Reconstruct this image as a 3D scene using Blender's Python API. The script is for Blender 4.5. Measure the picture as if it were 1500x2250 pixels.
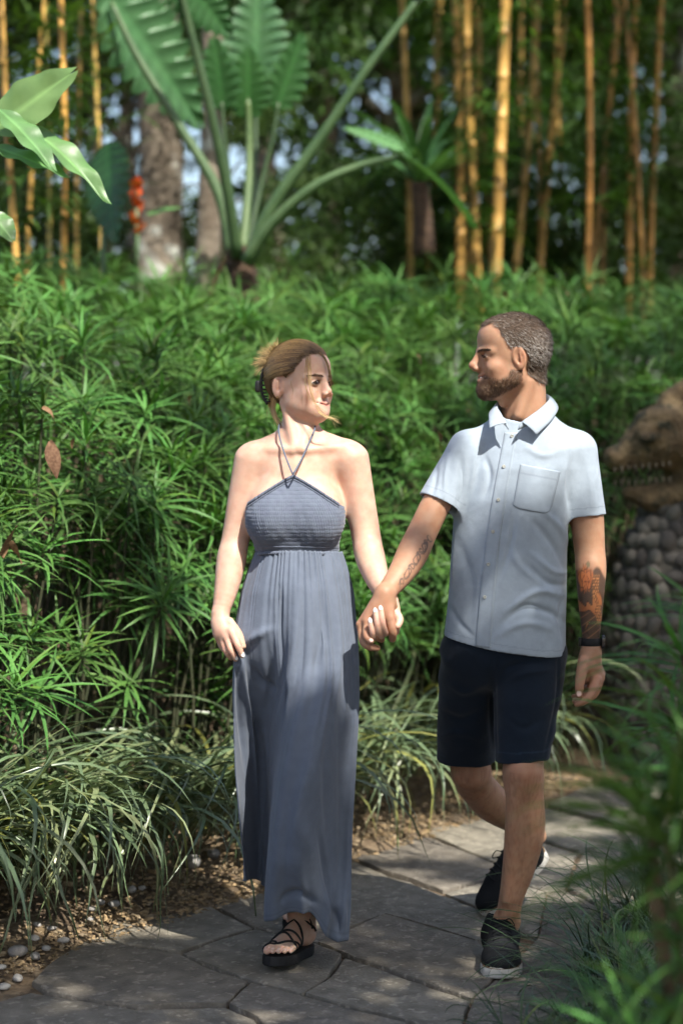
import bpy, math, random
import numpy as np
from mathutils import Vector, Matrix
from mathutils.bvhtree import BVHTree

for o in list(bpy.data.objects): bpy.data.objects.remove(o)
SC = bpy.context.scene
COL = SC.collection
rng = np.random.default_rng(7)
random.seed(7)

# ------------------------------------------------------------------ camera
CAMH, FPX = 1.45, 4266.0
TH = math.atan(162.0 / FPX)
cd = bpy.data.cameras.new('camera')
cam = bpy.data.objects.new('camera', cd); COL.objects.link(cam)
cam.location = (0, 0, CAMH); cam.rotation_euler = (math.pi/2 - TH, 0, 0)
cd.sensor_width = 36; cd.sensor_fit = 'AUTO'; cd.lens = FPX/2250*36
cd.clip_start = 0.05; cd.clip_end = 500
cd.dof.use_dof = True; cd.dof.focus_distance = 5.3; cd.dof.aperture_fstop = 1.9
SC.camera = cam
# ------------------------------------------------------------------ sky and sun
SUN_EL, SUN_AZ = math.radians(52), math.radians(151)      # azimuth clockwise from +Y (the view direction)
SUNV = np.array([math.sin(SUN_AZ)*math.cos(SUN_EL), math.cos(SUN_AZ)*math.cos(SUN_EL), math.sin(SUN_EL)])
wd = bpy.data.worlds.new('World'); SC.world = wd; wd.use_nodes = True
nt = wd.node_tree; bg = nt.nodes['Background']
sky = nt.nodes.new('ShaderNodeTexSky'); sky.sky_type = 'NISHITA'; sky.sun_disc = False
sky.sun_elevation = SUN_EL; sky.sun_rotation = SUN_AZ
sky.air_density = 1.0; sky.dust_density = 3.0; sky.ozone_density = .6
nt.links.new(sky.outputs[0], bg.inputs[0]); bg.inputs[1].default_value = 0.125
sl = bpy.data.lights.new('sun', 'SUN'); sl.energy = 4.3; sl.angle = math.radians(0.55); sl.color = (1.0, 0.95, 0.86)
sun = bpy.data.objects.new('sun', sl); COL.objects.link(sun)
sun.rotation_euler = Vector(SUNV).to_track_quat('Z', 'Y').to_euler()
vs = SC.view_settings
vs.view_transform = 'Standard'; vs.look = 'None'; vs.gamma = 1.0; vs.use_curve_mapping = False
vs.exposure = 1.12
cy = SC.cycles
cy.use_denoising = True
cy.use_adaptive_sampling = True; cy.adaptive_threshold = .03
cy.max_bounces = 5; cy.diffuse_bounces = 3; cy.glossy_bounces = 2; cy.transmission_bounces = 4; cy.transparent_max_bounces = 4
cy.caustics_reflective = False; cy.caustics_refractive = False
cy.sample_clamp_indirect = 6.0

# ------------------------------------------------------------------ helpers
def W(px, py, D):
    """world point at depth y = D that lies on the ray of photo pixel (px, py)"""
    u = (px-750)/FPX; v = -(py-1125)/FPX
    dy = math.cos(TH)+v*math.sin(TH); dz = -math.sin(TH)+v*math.cos(TH)
    t = D/dy
    return np.array([u*t, D, CAMH+dz*t])
def Gd(px, py, z=0.0):
    u = (px-750)/FPX; v = -(py-1125)/FPX
    dy = math.cos(TH)+v*math.sin(TH); dz = -math.sin(TH)+v*math.cos(TH)
    t = (z-CAMH)/dz
    return np.array([u*t, dy*t, z])
def nrm(v):
    v = np.asarray(v, float); return v/(np.linalg.norm(v)+1e-12)

def mesh_from(name, V, F, mats, smooth=True, col=None, fmat=None):
    me = bpy.data.meshes.new(name)
    V = np.asarray(V, np.float32)
    if isinstance(F, np.ndarray):
        n, k = F.shape
        me.vertices.add(len(V)); me.vertices.foreach_set('co', V.ravel())
        me.loops.add(n*k); me.loops.foreach_set('vertex_index', F.astype(np.int32).ravel())
        me.polygons.add(n); me.polygons.foreach_set('loop_start', np.arange(0, n*k, k, dtype=np.int32))
        me.update(calc_edges=True)
    else:
        me.from_pydata([tuple(v) for v in V], [], F)
    me.validate()
    if smooth: me.polygons.foreach_set('use_smooth', np.ones(len(me.polygons), bool))
    if not isinstance(mats, (list, tuple)): mats = [mats]
    for m in mats: me.materials.append(m)
    if fmat is not None: me.polygons.foreach_set('material_index', np.asarray(fmat, np.int32))
    if col is not None:
        ca = me.color_attributes.new('Col', 'FLOAT_COLOR', 'POINT')
        c = np.ones((len(V), 4), np.float32); c[:, :3] = col
        ca.data.foreach_set('color', c.ravel())
    me.update()
    return me
def link(name, me, parent=None, loc=None, rot=None, scale=None):
    o = bpy.data.objects.new(name, me); COL.objects.link(o)
    if parent is not None: o.parent = parent
    if loc is not None: o.location = loc
    if rot is not None: o.rotation_euler = rot
    if scale is not None: o.scale = (scale,)*3 if np.isscalar(scale) else scale
    return o
def empty(name, loc=(0,0,0)):
    o = bpy.data.objects.new(name, None); COL.objects.link(o); o.location = loc; o.empty_display_size = 0.1
    return o
def tag(o, label=None, cat=None, group=None, kind=None):
    if label: o['label'] = label
    if cat: o['category'] = cat
    if group: o['group'] = group
    if kind: o['kind'] = kind
    return o
class MB:
    """collects pieces of one part; build() links them as one mesh"""
    def __init__(s): s.V=[]; s.F=[]; s.C=[]; s.n=0
    def add(s, V, F, c=None):
        V = np.asarray(V, float).reshape(-1, 3)
        s.V.append(V); s.F += [tuple(i+s.n for i in f) for f in F]; s.n += len(V)
        cc = np.ones((len(V), 3)); 
        if c is not None: cc[:] = c
        s.C.append(cc)
    def mesh(s, name, mat, smooth=True):
        return mesh_from(name, np.concatenate(s.V), s.F, mat, smooth, np.concatenate(s.C))
    def build(s, name, mat, parent=None, smooth=True, origin=None):
        me = s.mesh(name, mat, smooth)
        if origin is not None:
            a = np.zeros(len(me.vertices)*3, np.float32); me.vertices.foreach_get('co', a)
            a = a.reshape(-1,3)-np.asarray(origin, np.float32); me.vertices.foreach_set('co', a.ravel()); me.update()
        return link(name, me, parent, loc=origin)
def tube(P, R, n=8, cap=True):
    """tube along points P with radius R (scalar or list)"""
    P = np.asarray(P, float); m = len(P); R = np.broadcast_to(np.asarray(R, float), (m,))
    T = np.gradient(P, axis=0); T /= np.linalg.norm(T, axis=1)[:, None]+1e-12
    up = np.array([0,0,1.0]) if abs(T[0][2]) < .9 else np.array([1.0,0,0])
    V=[]; x = nrm(np.cross(up, T[0]))
    a = np.linspace(0, 2*np.pi, n, endpoint=False)
    for i in range(m):
        x = nrm(x - T[i]*np.dot(x, T[i])); y = np.cross(T[i], x)
        V.append(P[i]+R[i]*(np.cos(a)[:,None]*x+np.sin(a)[:,None]*y))
    V = np.concatenate(V); F=[]
    for i in range(m-1):
        for j in range(n):
            F.append((i*n+j, i*n+(j+1)%n, (i+1)*n+(j+1)%n, (i+1)*n+j))
    if cap:
        F.append(tuple(range(n))[::-1]); F.append(tuple(range((m-1)*n, m*n)))
    return V, F
def spline(P, n):
    """Catmull-Rom through P, n samples"""
    P = np.asarray(P, float); m = len(P)
    Q = np.vstack([2*P[0]-P[1], P, 2*P[-1]-P[-2]])
    t = np.linspace(0, m-1-1e-9, n); i = t.astype(int); f = (t-i)[:,None]
    a,b,c,d = Q[i],Q[i+1],Q[i+2],Q[i+3]
    return .5*((2*b)+(-a+c)*f+(2*a-5*b+4*c-d)*f*f+(-a+3*b-3*c+d)*f**3)
def sstep(a, b, x): 
    t = np.clip((x-a)/(b-a), 0, 1); return t*t*(3-2*t)
def vnoise(P, s=1.0, seed=0):
    """smooth value noise in [-1,1] on points (N,3)"""
    P = np.asarray(P)*s+seed*17.31
    i = np.floor(P).astype(np.int64); f = P-i; f = f*f*(3-2*f)
    def h(ix,iy,iz):
        n = (ix*73856093) ^ (iy*19349663) ^ (iz*83492791); n = (n^(n>>13))*1274126177; n &= 0x7fffffff
        return ((n>>7)&0xffff)/32767.5-1
    r = 0
    for a in (0,1):
        for b in (0,1):
            for c in (0,1):
                w = (f[:,0] if a else 1-f[:,0])*(f[:,1] if b else 1-f[:,1])*(f[:,2] if c else 1-f[:,2])
                r = r+w*h(i[:,0]+a,i[:,1]+b,i[:,2]+c)
    return r

# ------------------------------------------------------------------ materials
def mat(name, c1, c2=None, scale=5, rough=.6, bump=0, bscale=None, detail=4, spec=.4, attr=False, trans=0.0, tcol=None, rnd=0.0, sss=0.0, sheen=0.0, coord='Object', lo=.35, hi=.65, bdist=.01, stretch=None, c3=None, s3=None, metal=0.0):
    m = bpy.data.materials.new(name); m.use_nodes = True
    t = m.node_tree; N = t.nodes; L = t.links; b = N['Principled BSDF']; out = N['Material Output']
    b.inputs['Roughness'].default_value = rough; b.inputs['Specular IOR Level'].default_value = spec
    b.inputs['Metallic'].default_value = metal
    tc = N.new('ShaderNodeTexCoord'); vec = tc.outputs[coord]
    if stretch:
        mp = N.new('ShaderNodeMapping'); mp.inputs['Scale'].default_value = stretch; L.new(vec, mp.inputs[0]); vec = mp.outputs[0]
    cur = None
    def noise(s, d=detail):
        n = N.new('ShaderNodeTexNoise'); n.inputs['Scale'].default_value = s; n.inputs['Detail'].default_value = d; L.new(vec, n.inputs['Vector']); return n
    def ramp(src, a, bb):
        r = N.new('ShaderNodeMapRange'); r.inputs[1].default_value = a; r.inputs[2].default_value = bb; L.new(src, r.inputs[0]); return r.outputs[0]
    def mix(kind, fac, A, B):
        x = N.new('ShaderNodeMix'); x.data_type = 'RGBA'; x.blend_type = kind
        for sock, val in ((x.inputs[0], fac), (x.inputs[6], A), (x.inputs[7], B)):
            if isinstance(val, bpy.types.NodeSocket): L.new(val, sock)
            elif isinstance(val, (int, float)): sock.default_value = val
            else: sock.default_value = (*val, 1)
        return x.outputs[2]
    cur = c1
    if c2 is not None: cur = mix('MIX', ramp(noise(scale).outputs[0], lo, hi), c1, c2)
    if c3 is not None: cur = mix('MIX', ramp(noise(s3).outputs[0], .56, .66), cur, c3)
    if rnd:
        oi = N.new('ShaderNodeObjectInfo'); hs = N.new('ShaderNodeHueSaturation')
        mr = N.new('ShaderNodeMapRange'); mr.inputs[3].default_value = 1-rnd; mr.inputs[4].default_value = 1+rnd; L.new(oi.outputs['Random'], mr.inputs[0])
        L.new(mr.outputs[0], hs.inputs['Value'])
        mh = N.new('ShaderNodeMapRange'); mh.inputs[3].default_value = .5-rnd*.05; mh.inputs[4].default_value = .5+rnd*.05; L.new(oi.outputs['Random'], mh.inputs[0]); L.new(mh.outputs[0], hs.inputs['Hue'])
        if isinstance(cur, bpy.types.NodeSocket): L.new(cur, hs.inputs['Color'])
        else: hs.inputs['Color'].default_value = (*cur, 1)
        cur = hs.outputs[0]
    if attr:
        at = N.new('ShaderNodeAttribute'); at.attribute_name = 'Col'
        cur = mix('MULTIPLY', 1.0, cur, at.outputs['Color'])
    if isinstance(cur, bpy.types.NodeSocket): L.new(cur, b.inputs['Base Color'])
    else: b.inputs['Base Color'].default_value = (*cur, 1)
    if bump:
        bn = N.new('ShaderNodeBump'); bn.inputs['Strength'].default_value = bump; bn.inputs['Distance'].default_value = bdist
        L.new(noise(bscale or scale*3, 5).outputs[0], bn.inputs['Height']); L.new(bn.outputs[0], b.inputs['Normal'])
    if sss:
        b.inputs['Subsurface Weight'].default_value = sss; b.inputs['Subsurface Radius'].default_value = (1.0,.35,.18); b.inputs['Subsurface Scale'].default_value = .018
    if sheen:
        b.inputs['Sheen Weight'].default_value = sheen; b.inputs['Sheen Roughness'].default_value = .5
    if trans:
        tr = N.new('ShaderNodeBsdfTranslucent'); ms = N.new('ShaderNodeMixShader'); ms.inputs[0].default_value = trans
        tc2 = mix('MULTIPLY', 1.0, cur, tcol or (1.2,1.25,.6))
        L.new(tc2, tr.inputs['Color']); L.new(b.outputs[0], ms.inputs[1]); L.new(tr.outputs[0], ms.inputs[2]); L.new(ms.outputs[0], out.inputs['Surface'])
    return m

M = {}
M['soil'] = mat('soil', (.075,.05,.03), (.16,.115,.07), 9, .95, .8, 40, c3=(.22,.17,.11), s3=28, bdist=.02)
M['joint'] = mat('joint_soil', (.03,.026,.02), (.06,.05,.035), 20, .95, .6, 60)
M['flag'] = mat('flagstone', (.120,.105,.082), (.195,.174,.138), 16, .8, .9, 110, detail=12, rnd=.16, c3=(.27,.24,.19), s3=45, bdist=.006)
M['pebble'] = mat('pebble', (.26,.25,.235), (.36,.34,.31), 14, .7, .2, 60, rnd=.35)
M['hedge'] = mat('hedge_leaf', (.045,.112,.026), (.072,.152,.036), 3, .48, attr=True, trans=.2, rnd=.28, spec=.28)
M['strap'] = mat('strap_leaf', (.085,.13,.06), (.12,.165,.085), 3, .33, attr=True, trans=.15, rnd=.15, spec=.5)
M['mondo'] = mat('mondo_leaf', (.035,.07,.03), (.05,.085,.035), 3, .45, attr=True, trans=.12, rnd=.15)
M['stem'] = mat('stem_bark', (.09,.06,.035), (.16,.11,.06), 20, .85, .5, 60)
M['taro'] = mat('taro_leaf', (.05,.13,.05), (.065,.15,.06), 6, .4, .12, 30, attr=True, trans=.25, spec=.5)
M['petiole'] = mat('petiole', (.085,.15,.065), (.12,.19,.085), 12, .45, .1, 60, attr=True)
M['tarostem'] = mat('taro_stem', (.035,.022,.016), (.10,.06,.035), 22, .9, .9, 45, bdist=.03)
M['bamboo'] = mat('bamboo', (.26,.165,.042), (.55,.37,.11), 5, .45, attr=True, stretch=(1,1,.3), c3=(.20,.20,.07), s3=2.0)
M['bark'] = mat('tree_bark', (.11,.085,.06), (.22,.185,.14), 6, .9, .8, 26, c3=(.42,.43,.38), s3=5.5, bdist=.02)
M['bleaf'] = mat('forest_leaf', (.034,.080,.018), (.066,.120,.026), 1.3, .5, spec=.25, attr=True, trans=.3, rnd=.25)
M['dry'] = mat('dry_leaf', (.13,.068,.034), (.24,.14,.075), 14, .8, .3, 50, rnd=.2, trans=.1, tcol=(1,.8,.6))
M['red'] = mat('red_bract', (.75,.10,.015), (.85,.19,.02), 20, .45, attr=True, trans=.15, tcol=(1,.6,.4))
M['statue'] = mat('statue_stone', (.085,.058,.030), (.19,.135,.07), 13, .9, 1.0, 60, c3=(.03,.033,.02), s3=9, bdist=.02)
M['tooth'] = mat('statue_tooth', (.10,.085,.055), (.15,.125,.085), 30, .7)
M['cobble'] = mat('cobble', (.065,.058,.05), (.12,.108,.092), 12, .75, .35, 60, rnd=.4)
M['mortar'] = mat('mortar', (.05,.045,.038), (.09,.08,.065), 20, .95, .6, 60)
# ================================================================== the setting
E0 = np.array([-.91, 5.2]); EN = np.array([-.8348, .5505]); ED = np.array([.5505, .8348])
def ucoord(x, y): return np.maximum((x-E0[0])*EN[0]+(y-E0[1])*EN[1], (y-7.78-.3*x)*1.1)
def scoord(x, y): return (x-E0[0])*ED[0]+(y-E0[1])*ED[1]
def us(u, s): return E0+EN*u+ED*s
def terr(x, y):
    u = ucoord(x, y)
    z = np.interp(u, [-60,-1.5,-1.4,-.05,.05,.3,.6,1.1,2.4,4,8,60], [0,0,-.016,-.016,.012,.04,.11,.5,1.35,1.65,1.75,1.9])
    return z
def canopy_h(u): return np.interp(u, [.1,.3,.45,.62,.95,1.9,3.2,8], [.5,.80,1.20,1.52,1.76,2.10,2.32,2.4])

def axis(lo, hi, flo, fhi, fine, grow=1.25):
    a = list(np.arange(flo, fhi, fine)); st = fine
    x = a[-1]
    while x < hi: st *= grow; x += st; a.append(x)
    st = fine; x = a[0]
    while x > lo: st *= grow; x -= st; a.insert(0, x)
    return np.array(a)
xs = axis(-90, 90, -2.2, 2.2, .06); ys = axis(-30, 150, 3.5, 9.5, .06)
X, Y = np.meshgrid(xs, ys, indexing='ij'); P = np.stack([X.ravel(), Y.ravel(), terr(X, Y).ravel()], 1)
uu = ucoord(P[:,0], P[:,1]); amp = np.where(uu > 0, .02, .006)
P[:,2] += amp*(vnoise(P*[1,1,0], 6, 1)+.6*vnoise(P*[1,1,0], 19, 2))
nx, ny = len(xs), len(ys); I = np.arange(nx*ny).reshape(nx, ny)
F = np.stack([I[:-1,:-1], I[1:,:-1], I[1:,1:], I[:-1,1:]], -1).reshape(-1, 4)
ground = link('ground', mesh_from('ground', P, F, M['soil'])); tag(ground, kind='structure')

# ---- flagstone path: every stone its own piece
path = empty('path'); tag(path, kind='structure')
stones = [
 [(70,2160),(112,2118),(165,2085),(215,2074),(265,2078),(330,2090),(395,2100),(470,2136),(546,2160),(522,2184),(497,2208),(400,2206),(300,2212),(180,2196),(104,2180)],
 [(-10,2204),(66,2182),(300,2220),(497,2214),(560,2242),(640,2330),(300,2430),(-140,2370)],
 [(502,2208),(550,2162),(662,2191),(770,2222),(900,2253),(860,2332),(650,2327),(566,2238)],
 [(400,2097),(480,2068),(560,2046),(690,2075),(752,2100),(720,2150),(663,2185),(551,2156)],
 [(668,2183),(724,2150),(757,2106),(900,2157),(1032,2203),(1000,2290),(903,2246),(772,2213)],
 [(175,2079),(230,2040),(290,2012),(350,1996),(450,1986),(558,2041),(480,2062),(398,2092),(300,2078)],
 [(354,1990),(430,1948),(530,1908),(640,1932),(700,1985),(759,2040),(694,2070),(566,2040),(455,1982)],
 [(697,2072),(766,2046),(844,2014),(900,2030),(976,2053),(1044,2073),(1110,2130),(1036,2196),(902,2149),(760,2098)],
 [(645,1928),(700,1880),(766,1890),(852,1927),(900,1939),(1036,1993),(1120,2040),(1046,2067),(978,2045),(902,2023),(846,2009),(764,2040),(704,1984)],
 [(534,1904),(620,1852),(700,1838),(780,1834),(766,1884),(700,1876),(640,1926)],
 [(785,1834),(850,1828),(912,1828),(1000,1862),(1095,1901),(1095,1921),(972,1957),(902,1931),(854,1918),(770,1884)],
 [(976,1961),(1099,1926),(1200,1960),(1180,2060),(1124,2040),(1038,1987)],
 [(917,1822),(1010,1795),(1090,1792),(1150,1830),(1195,1851),(1268,1873),(1240,1950),(1200,1957),(1100,1921),(1099,1897),(1010,1862)],
 [(1095,1788),(1150,1777),(1198,1772),(1332,1810),(1400,1832),(1274,1869),(1197,1845),(1153,1826)],
 [(1203,1767),(1250,1744),(1320,1740),(1400,1747),(1500,1790),(1404,1827),(1334,1804)],
 [(1040,2198),(1112,2132),(1182,2062),(1204,1962),(1243,1954),(1330,2000),(1300,2200),(1200,2300),(1004,2292)],
 [(1247,1950),(1278,1872),(1405,1834),(1520,1880),(1450,2000),(1334,1996)],
 [(862,2334),(904,2254),(1000,2296),(1200,2305),(1300,2430),(700,2450),(656,2330)],
 [(1408,1829),(1504,1793),(1640,1830),(1530,1879)],
 [(1256,1739),(1330,1707),(1450,1702),(1560,1750),(1500,1786),(1402,1742)],
 [(1460,2000),(1528,1882),(1640,1836),(1700,1950),(1560,2100)],
 [(-140,2380),(300,2436),(650,2334),(700,2455),(500,2640),(-200,2640)],
 [(1200,2310),(1304,2205),(1334,2002),(1452,2004),(1555,2104),(1500,2350),(1310,2430)],
]
for k, poly in enumerate(stones):
    pts = np.array([Gd(*p)[:2] for p in poly]); c = pts.mean(0)
    # finer, slightly chipped outline
    out = []
    for i in range(len(pts)):
        a, b = pts[i], pts[(i+1) % len(pts)]
        n = max(1, int(np.linalg.norm(b-a)/.045))
        e = nrm(b-a); nn = np.array([e[1], -e[0]])
        for j in range(n):
            q = a+(b-a)*j/n
            if 0 < j: q = q+nn*rng.normal(0, .0022)
            q = q+nrm(c-q)*(.0012+abs(rng.normal(0, .0018)))
            out.append(q)
    out = np.array(out); m = len(out)
    top = .002+rng.uniform(-.006, .006); tilt = rng.normal(0, .006, 2)
    rings = []
    for f, dz in ((1.0, -.06), (1.0, -.004), (.992, -.0005), (.97, 0), (.8, 0), (.6, 0), (.4, 0), (.2, 0)):
        q = c+(out-c)*f; z = top+dz+(q-c)@tilt
        q3 = np.column_stack([q, z])
        if f < .99: q3[:,2] += .003*vnoise(q3*[1,1,0], 9, 3)+.0015*vnoise(q3*[1,1,0], 30, 4)
        rings.append(q3)
    V = np.concatenate(rings+[np.array([[c[0], c[1], top]])]); Fs = []
    for r in range(len(rings)-1):
        for j in range(m): Fs.append((r*m+j, r*m+(j+1) % m, (r+1)*m+(j+1) % m, (r+1)*m+j))
    r = (len(rings)-1)*m
    for j in range(m): Fs.append((r+j, r+(j+1) % m, len(V)-1))
    o = V.mean(0)
    ob = link('flagstone', mesh_from('flagstone', V-o, Fs, M['flag']), path, loc=o)
    md = ob.modifiers.new('edge', 'EDGE_SPLIT'); md.split_angle = math.radians(50)

# ---- pebbles along the planted edge
def pebble_mesh(seed):
    n, m = 12, 7; V=[]; F=[]
    sc = np.array([1, random.uniform(.65,.9), random.uniform(.45,.65)])
    for i in range(1, m):
        ph = math.pi*i/m
        for j in range(n):
            t = 2*math.pi*j/n; V.append((math.sin(ph)*math.cos(t), math.sin(ph)*math.sin(t), math.cos(ph)))
    V += [(0,0,1),(0,0,-1)]; V = np.array(V)
    V = V*(1+.16*vnoise(V, 1.3, seed))[:,None]*sc
    for i in range(m-2):
        for j in range(n): F.append((i*n+j, (i+1)*n+j, (i+1)*n+(j+1)%n, i*n+(j+1)%n))
    k = len(V)-2
    for j in range(n): F.append((k, j, (j+1)%n)); F.append((k+1, (m-2)*n+(j+1)%n, (m-2)*n+j))
    return V, F
pms = []
for i in range(6):
    V, F = pebble_mesh(i); pms.append(mesh_from('pebble', V, F, M['pebble']))
named = [((204,2026),.019,'round pale grey pebble lying against the pale sunlit flagstone edge'),
 ((222,2013),.016,'small pale pebble leaning on the middle of the pebble row'),
 ((252,2014),.020,'long pale pebble at the end of the sunlit pebble row'),
 ((290,1986),.020,'pale stone half buried where the grass blades touch the path'),
 ((312,1981),.013,'little dark pebble beside the half buried pale stone'),
 ((82,2062),.017,'round grey pebble on bright dry soil left of the path'),
 ((112,2066),.017,'pale pebble on bright soil, nearest to the rough flagstone corner'),
 ((76,2086),.019,'whitish flat pebble below the round grey pebble on soil'),
 ((102,2100),.015,'dark blue-grey pebble touching the rough edged flagstone'),
 ((38,2113),.030,'largest pale oval pebble near the left photo edge'),
 ((78,2114),.020,'tan pebble right of the largest oval pebble'),
 ((40,2148),.022,'shaded grey pebble in the lower left corner'),
 ((10,2166),.020,'dark pebble cut by the left edge of the photo'),
 ((4,2138),.015,'small brown pebble above the dark corner pebble'),
 ((200,2044),.013,'tiny pale pebble in front of the pebble row'),
 ((424,1930),.042,'dark angular rock in the shade left of the dress hem'),
 ((470,1912),.028,'brown mossy rock behind the dark angular rock'),
 ((140,2085),.02,'cream pebble wedged between soil and the rough flagstone')]
for k, ((px, py), r, lab) in enumerate(named):
    g = Gd(px, py); z = terr(g[0], g[1])+.01
    o = link('pebble', pms[k % 6], None, (g[0], g[1], z+r*.2), (0, 0, random.uniform(0, 6)), r)
    tag(o, lab, 'pebble', 'pebbles along the path edge')
# soil crumbs, bark chips and gravel between them
mb = MB()
for i in range(8000):
    s = rng.uniform(-.9, 3.6); u = abs(rng.normal(0, .28))-.03
    x, y = us(u, s); r = rng.uniform(.0015, .0045)*(1 if rng.random() < .93 else 2)
    z = terr(x, y)+.006+r*.5
    R = np.array(Matrix.Rotation(rng.uniform(0, 6), 3, 'Z') @ Matrix.Rotation(rng.normal(0, .5), 3, 'X'))
    l = rng.uniform(1, 3)
    B = np.array([(-l,-1,-.5),(l,-1,-.5),(l*.8,1,-.5),(-l,.8,-.5),(-l*.7,-.6,.5),(l*.8,-.7,.5),(l*.5,.7,.5),(-l*.8,.5,.5)])*r
    t = rng.random(); c = np.array([.75,.62,.45])*(.5+t) if rng.random() < .8 else np.array([1.1,1.0,.85])*(.6+.5*t)
    mb.add(B@R.T+[x,y,z], [(0,1,5,4),(1,2,6,5),(2,3,7,6),(3,0,4,7),(4,5,6,7)], c)
M['litter'] = mat('litter', (.25,.21,.155), (.35,.30,.22), 30, .9, attr=True)
tag(mb.build('soil_litter', M['litter'], smooth=False), 'dry soil crumbs and bark chips scattered along the path edge', 'litter', kind='stuff')

# ================================================================== leaves
def strip(n, L, wdt, el, droop, az, prof=.55, fold=.25, twist=0.0, base=(0,0,0), r0=0.0, curl=0.0):
    """one arching strap leaf; 3 vertices across"""
    t = np.linspace(0, 1, n+1); ds = L/n
    ang = el-droop*t**1.3
    r = r0+np.concatenate([[0], np.cumsum(np.cos((ang[1:]+ang[:-1])/2)*ds)]); z = np.concatenate([[0], np.cumsum(np.sin((ang[1:]+ang[:-1])/2)*ds)])
    w = wdt*.5*np.sin(np.pi*np.clip(t**prof*.96+.04, 0, 1))**.8; w[-1] = wdt*.02
    a = az+curl*t
    ca, sa = np.cos(a), np.sin(a)
    C = np.stack([r*ca, r*sa, z], 1)+base
    side = np.stack([-sa, ca, np.zeros_like(a)], 1)
    nor = np.stack([-np.sin(ang)*ca, -np.sin(ang)*sa, np.cos(ang)], 1)
    sd = side*np.cos(twist*t)[:,None]+nor*np.sin(twist*t)[:,None]; nn = np.cross(np.stack([np.cos(ang)*ca, np.cos(ang)*sa, np.sin(ang)],1), sd)
    V = np.stack([C+sd*w[:,None]+nn*(fold*w)[:,None], C, C-sd*w[:,None]+nn*(fold*w)[:,None]], 1).reshape(-1, 3)
    F = []
    for i in range(n):
        F += [(3*i, 3*i+1, 3*i+4, 3*i+3), (3*i+1, 3*i+2, 3*i+5, 3*i+4)]
    return V, F
def rosette_mesh(name, nl, L0, L1, w, m, el0=.15, el1=1.2, d0=.7, d1=1.5, seed=0):
    r = np.random.default_rng(seed); mb = MB()
    for i in range(nl):
        f = i/nl
        el = el0+(el1-el0)*f**1.2+r.normal(0, .14)
        L = r.uniform(L0, L1)*(1-.35*f**3)
        c = np.array([1,1,1])*r.uniform(.75, 1.25)
        c = c*np.array([1+.35*f*r.random(), 1+.2*f, 1.0])
        if r.random() < .05: c = np.array([1.5,1.2,.8])
        V, F = strip(5, L, w*r.uniform(.8, 1.15), el, r.uniform(d0, d1), i*2.399+r.normal(0, .2), base=(0,0,-.05+.06*f), twist=r.normal(0,.25), curl=r.normal(0,.18))
        t = np.repeat(np.linspace(0, 1, 6), 3)
        cc = np.broadcast_to(c, (len(V), 3))*(1.0+.15*t)[:,None]
        mb.add(V, F, cc)
    return mb.mesh(name, m)
ROS = [rosette_mesh('leaf_rosette', 20+2*(i % 4), .155, .25, .0130, M['hedge'], seed=i, el0=-.05, el1=1.0 if i % 2 else .75, d0=.35, d1=.85+.05*i) for i in range(8)]

M['gstem'] = mat('green_stem', (.035,.045,.02), (.05,.05,.025), 20, .8)
STAT = W(1450, 1700, 8.45)
def hedge_col(px):
    names = ['at the left edge of the photo', 'left of the woman', 'right behind the woman', 'between the couple', 'behind the man', 'near the dragon statue']
    i = int(np.searchsorted([210, 440, 740, 980, 1270], px)); return i, names[i]
ROWS = [(.30,.75,'front row'),(.75,1.2,'second row from the path'),(1.2,2.0,'middle row'),(2.0,3.0,'fourth row from the path'),(3.0,4.9,'last row by the bamboo')]
shr = {}
def proj(p):
    d = p-np.array([0,0,CAMH]); f = d[1]*math.cos(TH)-d[2]*math.sin(TH); up = d[1]*math.sin(TH)+d[2]*math.cos(TH)
    return 750+FPX*d[0]/f, 1125-FPX*up/f
cnt = 0
dens = [145, 95, 60, 42, 30]
for k in range(6600):
    y = math.sqrt(rng.uniform(4.6**2, 13.6**2)); x = rng.uniform(-.26, .26)*y
    u = float(ucoord(x, y)); ri = next((i for i, (u0, u1, _) in enumerate(ROWS) if u0 <= u < u1), None)
    if ri is None or rng.random() > dens[ri]/150: continue
    if (x-STAT[0])**2+(y-STAT[1])**2 < .50**2 or (x > 1.15 and y < 8.45): continue
    depth = abs(rng.normal(0, [.34,.30,.26,.22,.18][ri]))
    z = max(canopy_h(u)-depth+rng.normal(0, .05), terr(x, y)+.22)
    if z < (.62 if u < .55 else .42) or (y < 5.75 and x > -.75): continue
    p = np.array([x, y, z]); px, py = proj(p); ci, cname = hedge_col(px)
    shr.setdefault((ri, ci), []).append((p, u, depth))
for k in range(150):                                                  # lower branches beside the statue
    x = rng.uniform(.55, 1.12); y = rng.uniform(8.0, 9.0); u = float(ucoord(x, y)); z = rng.uniform(.3, 1.35)
    if u < .22 or (x-STAT[0]-.1)**2+(y-STAT[1])**2 < .43**2 or z < terr(x, y)+.2: continue
    p = np.array([x, y, z]); ri = max(1, next((i for i, (u0, u1, _) in enumerate(ROWS) if u0 <= u < u1), 0)); shr.setdefault((ri, hedge_col(proj(p)[0])[0]), []).append((p, u, .3))
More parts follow.
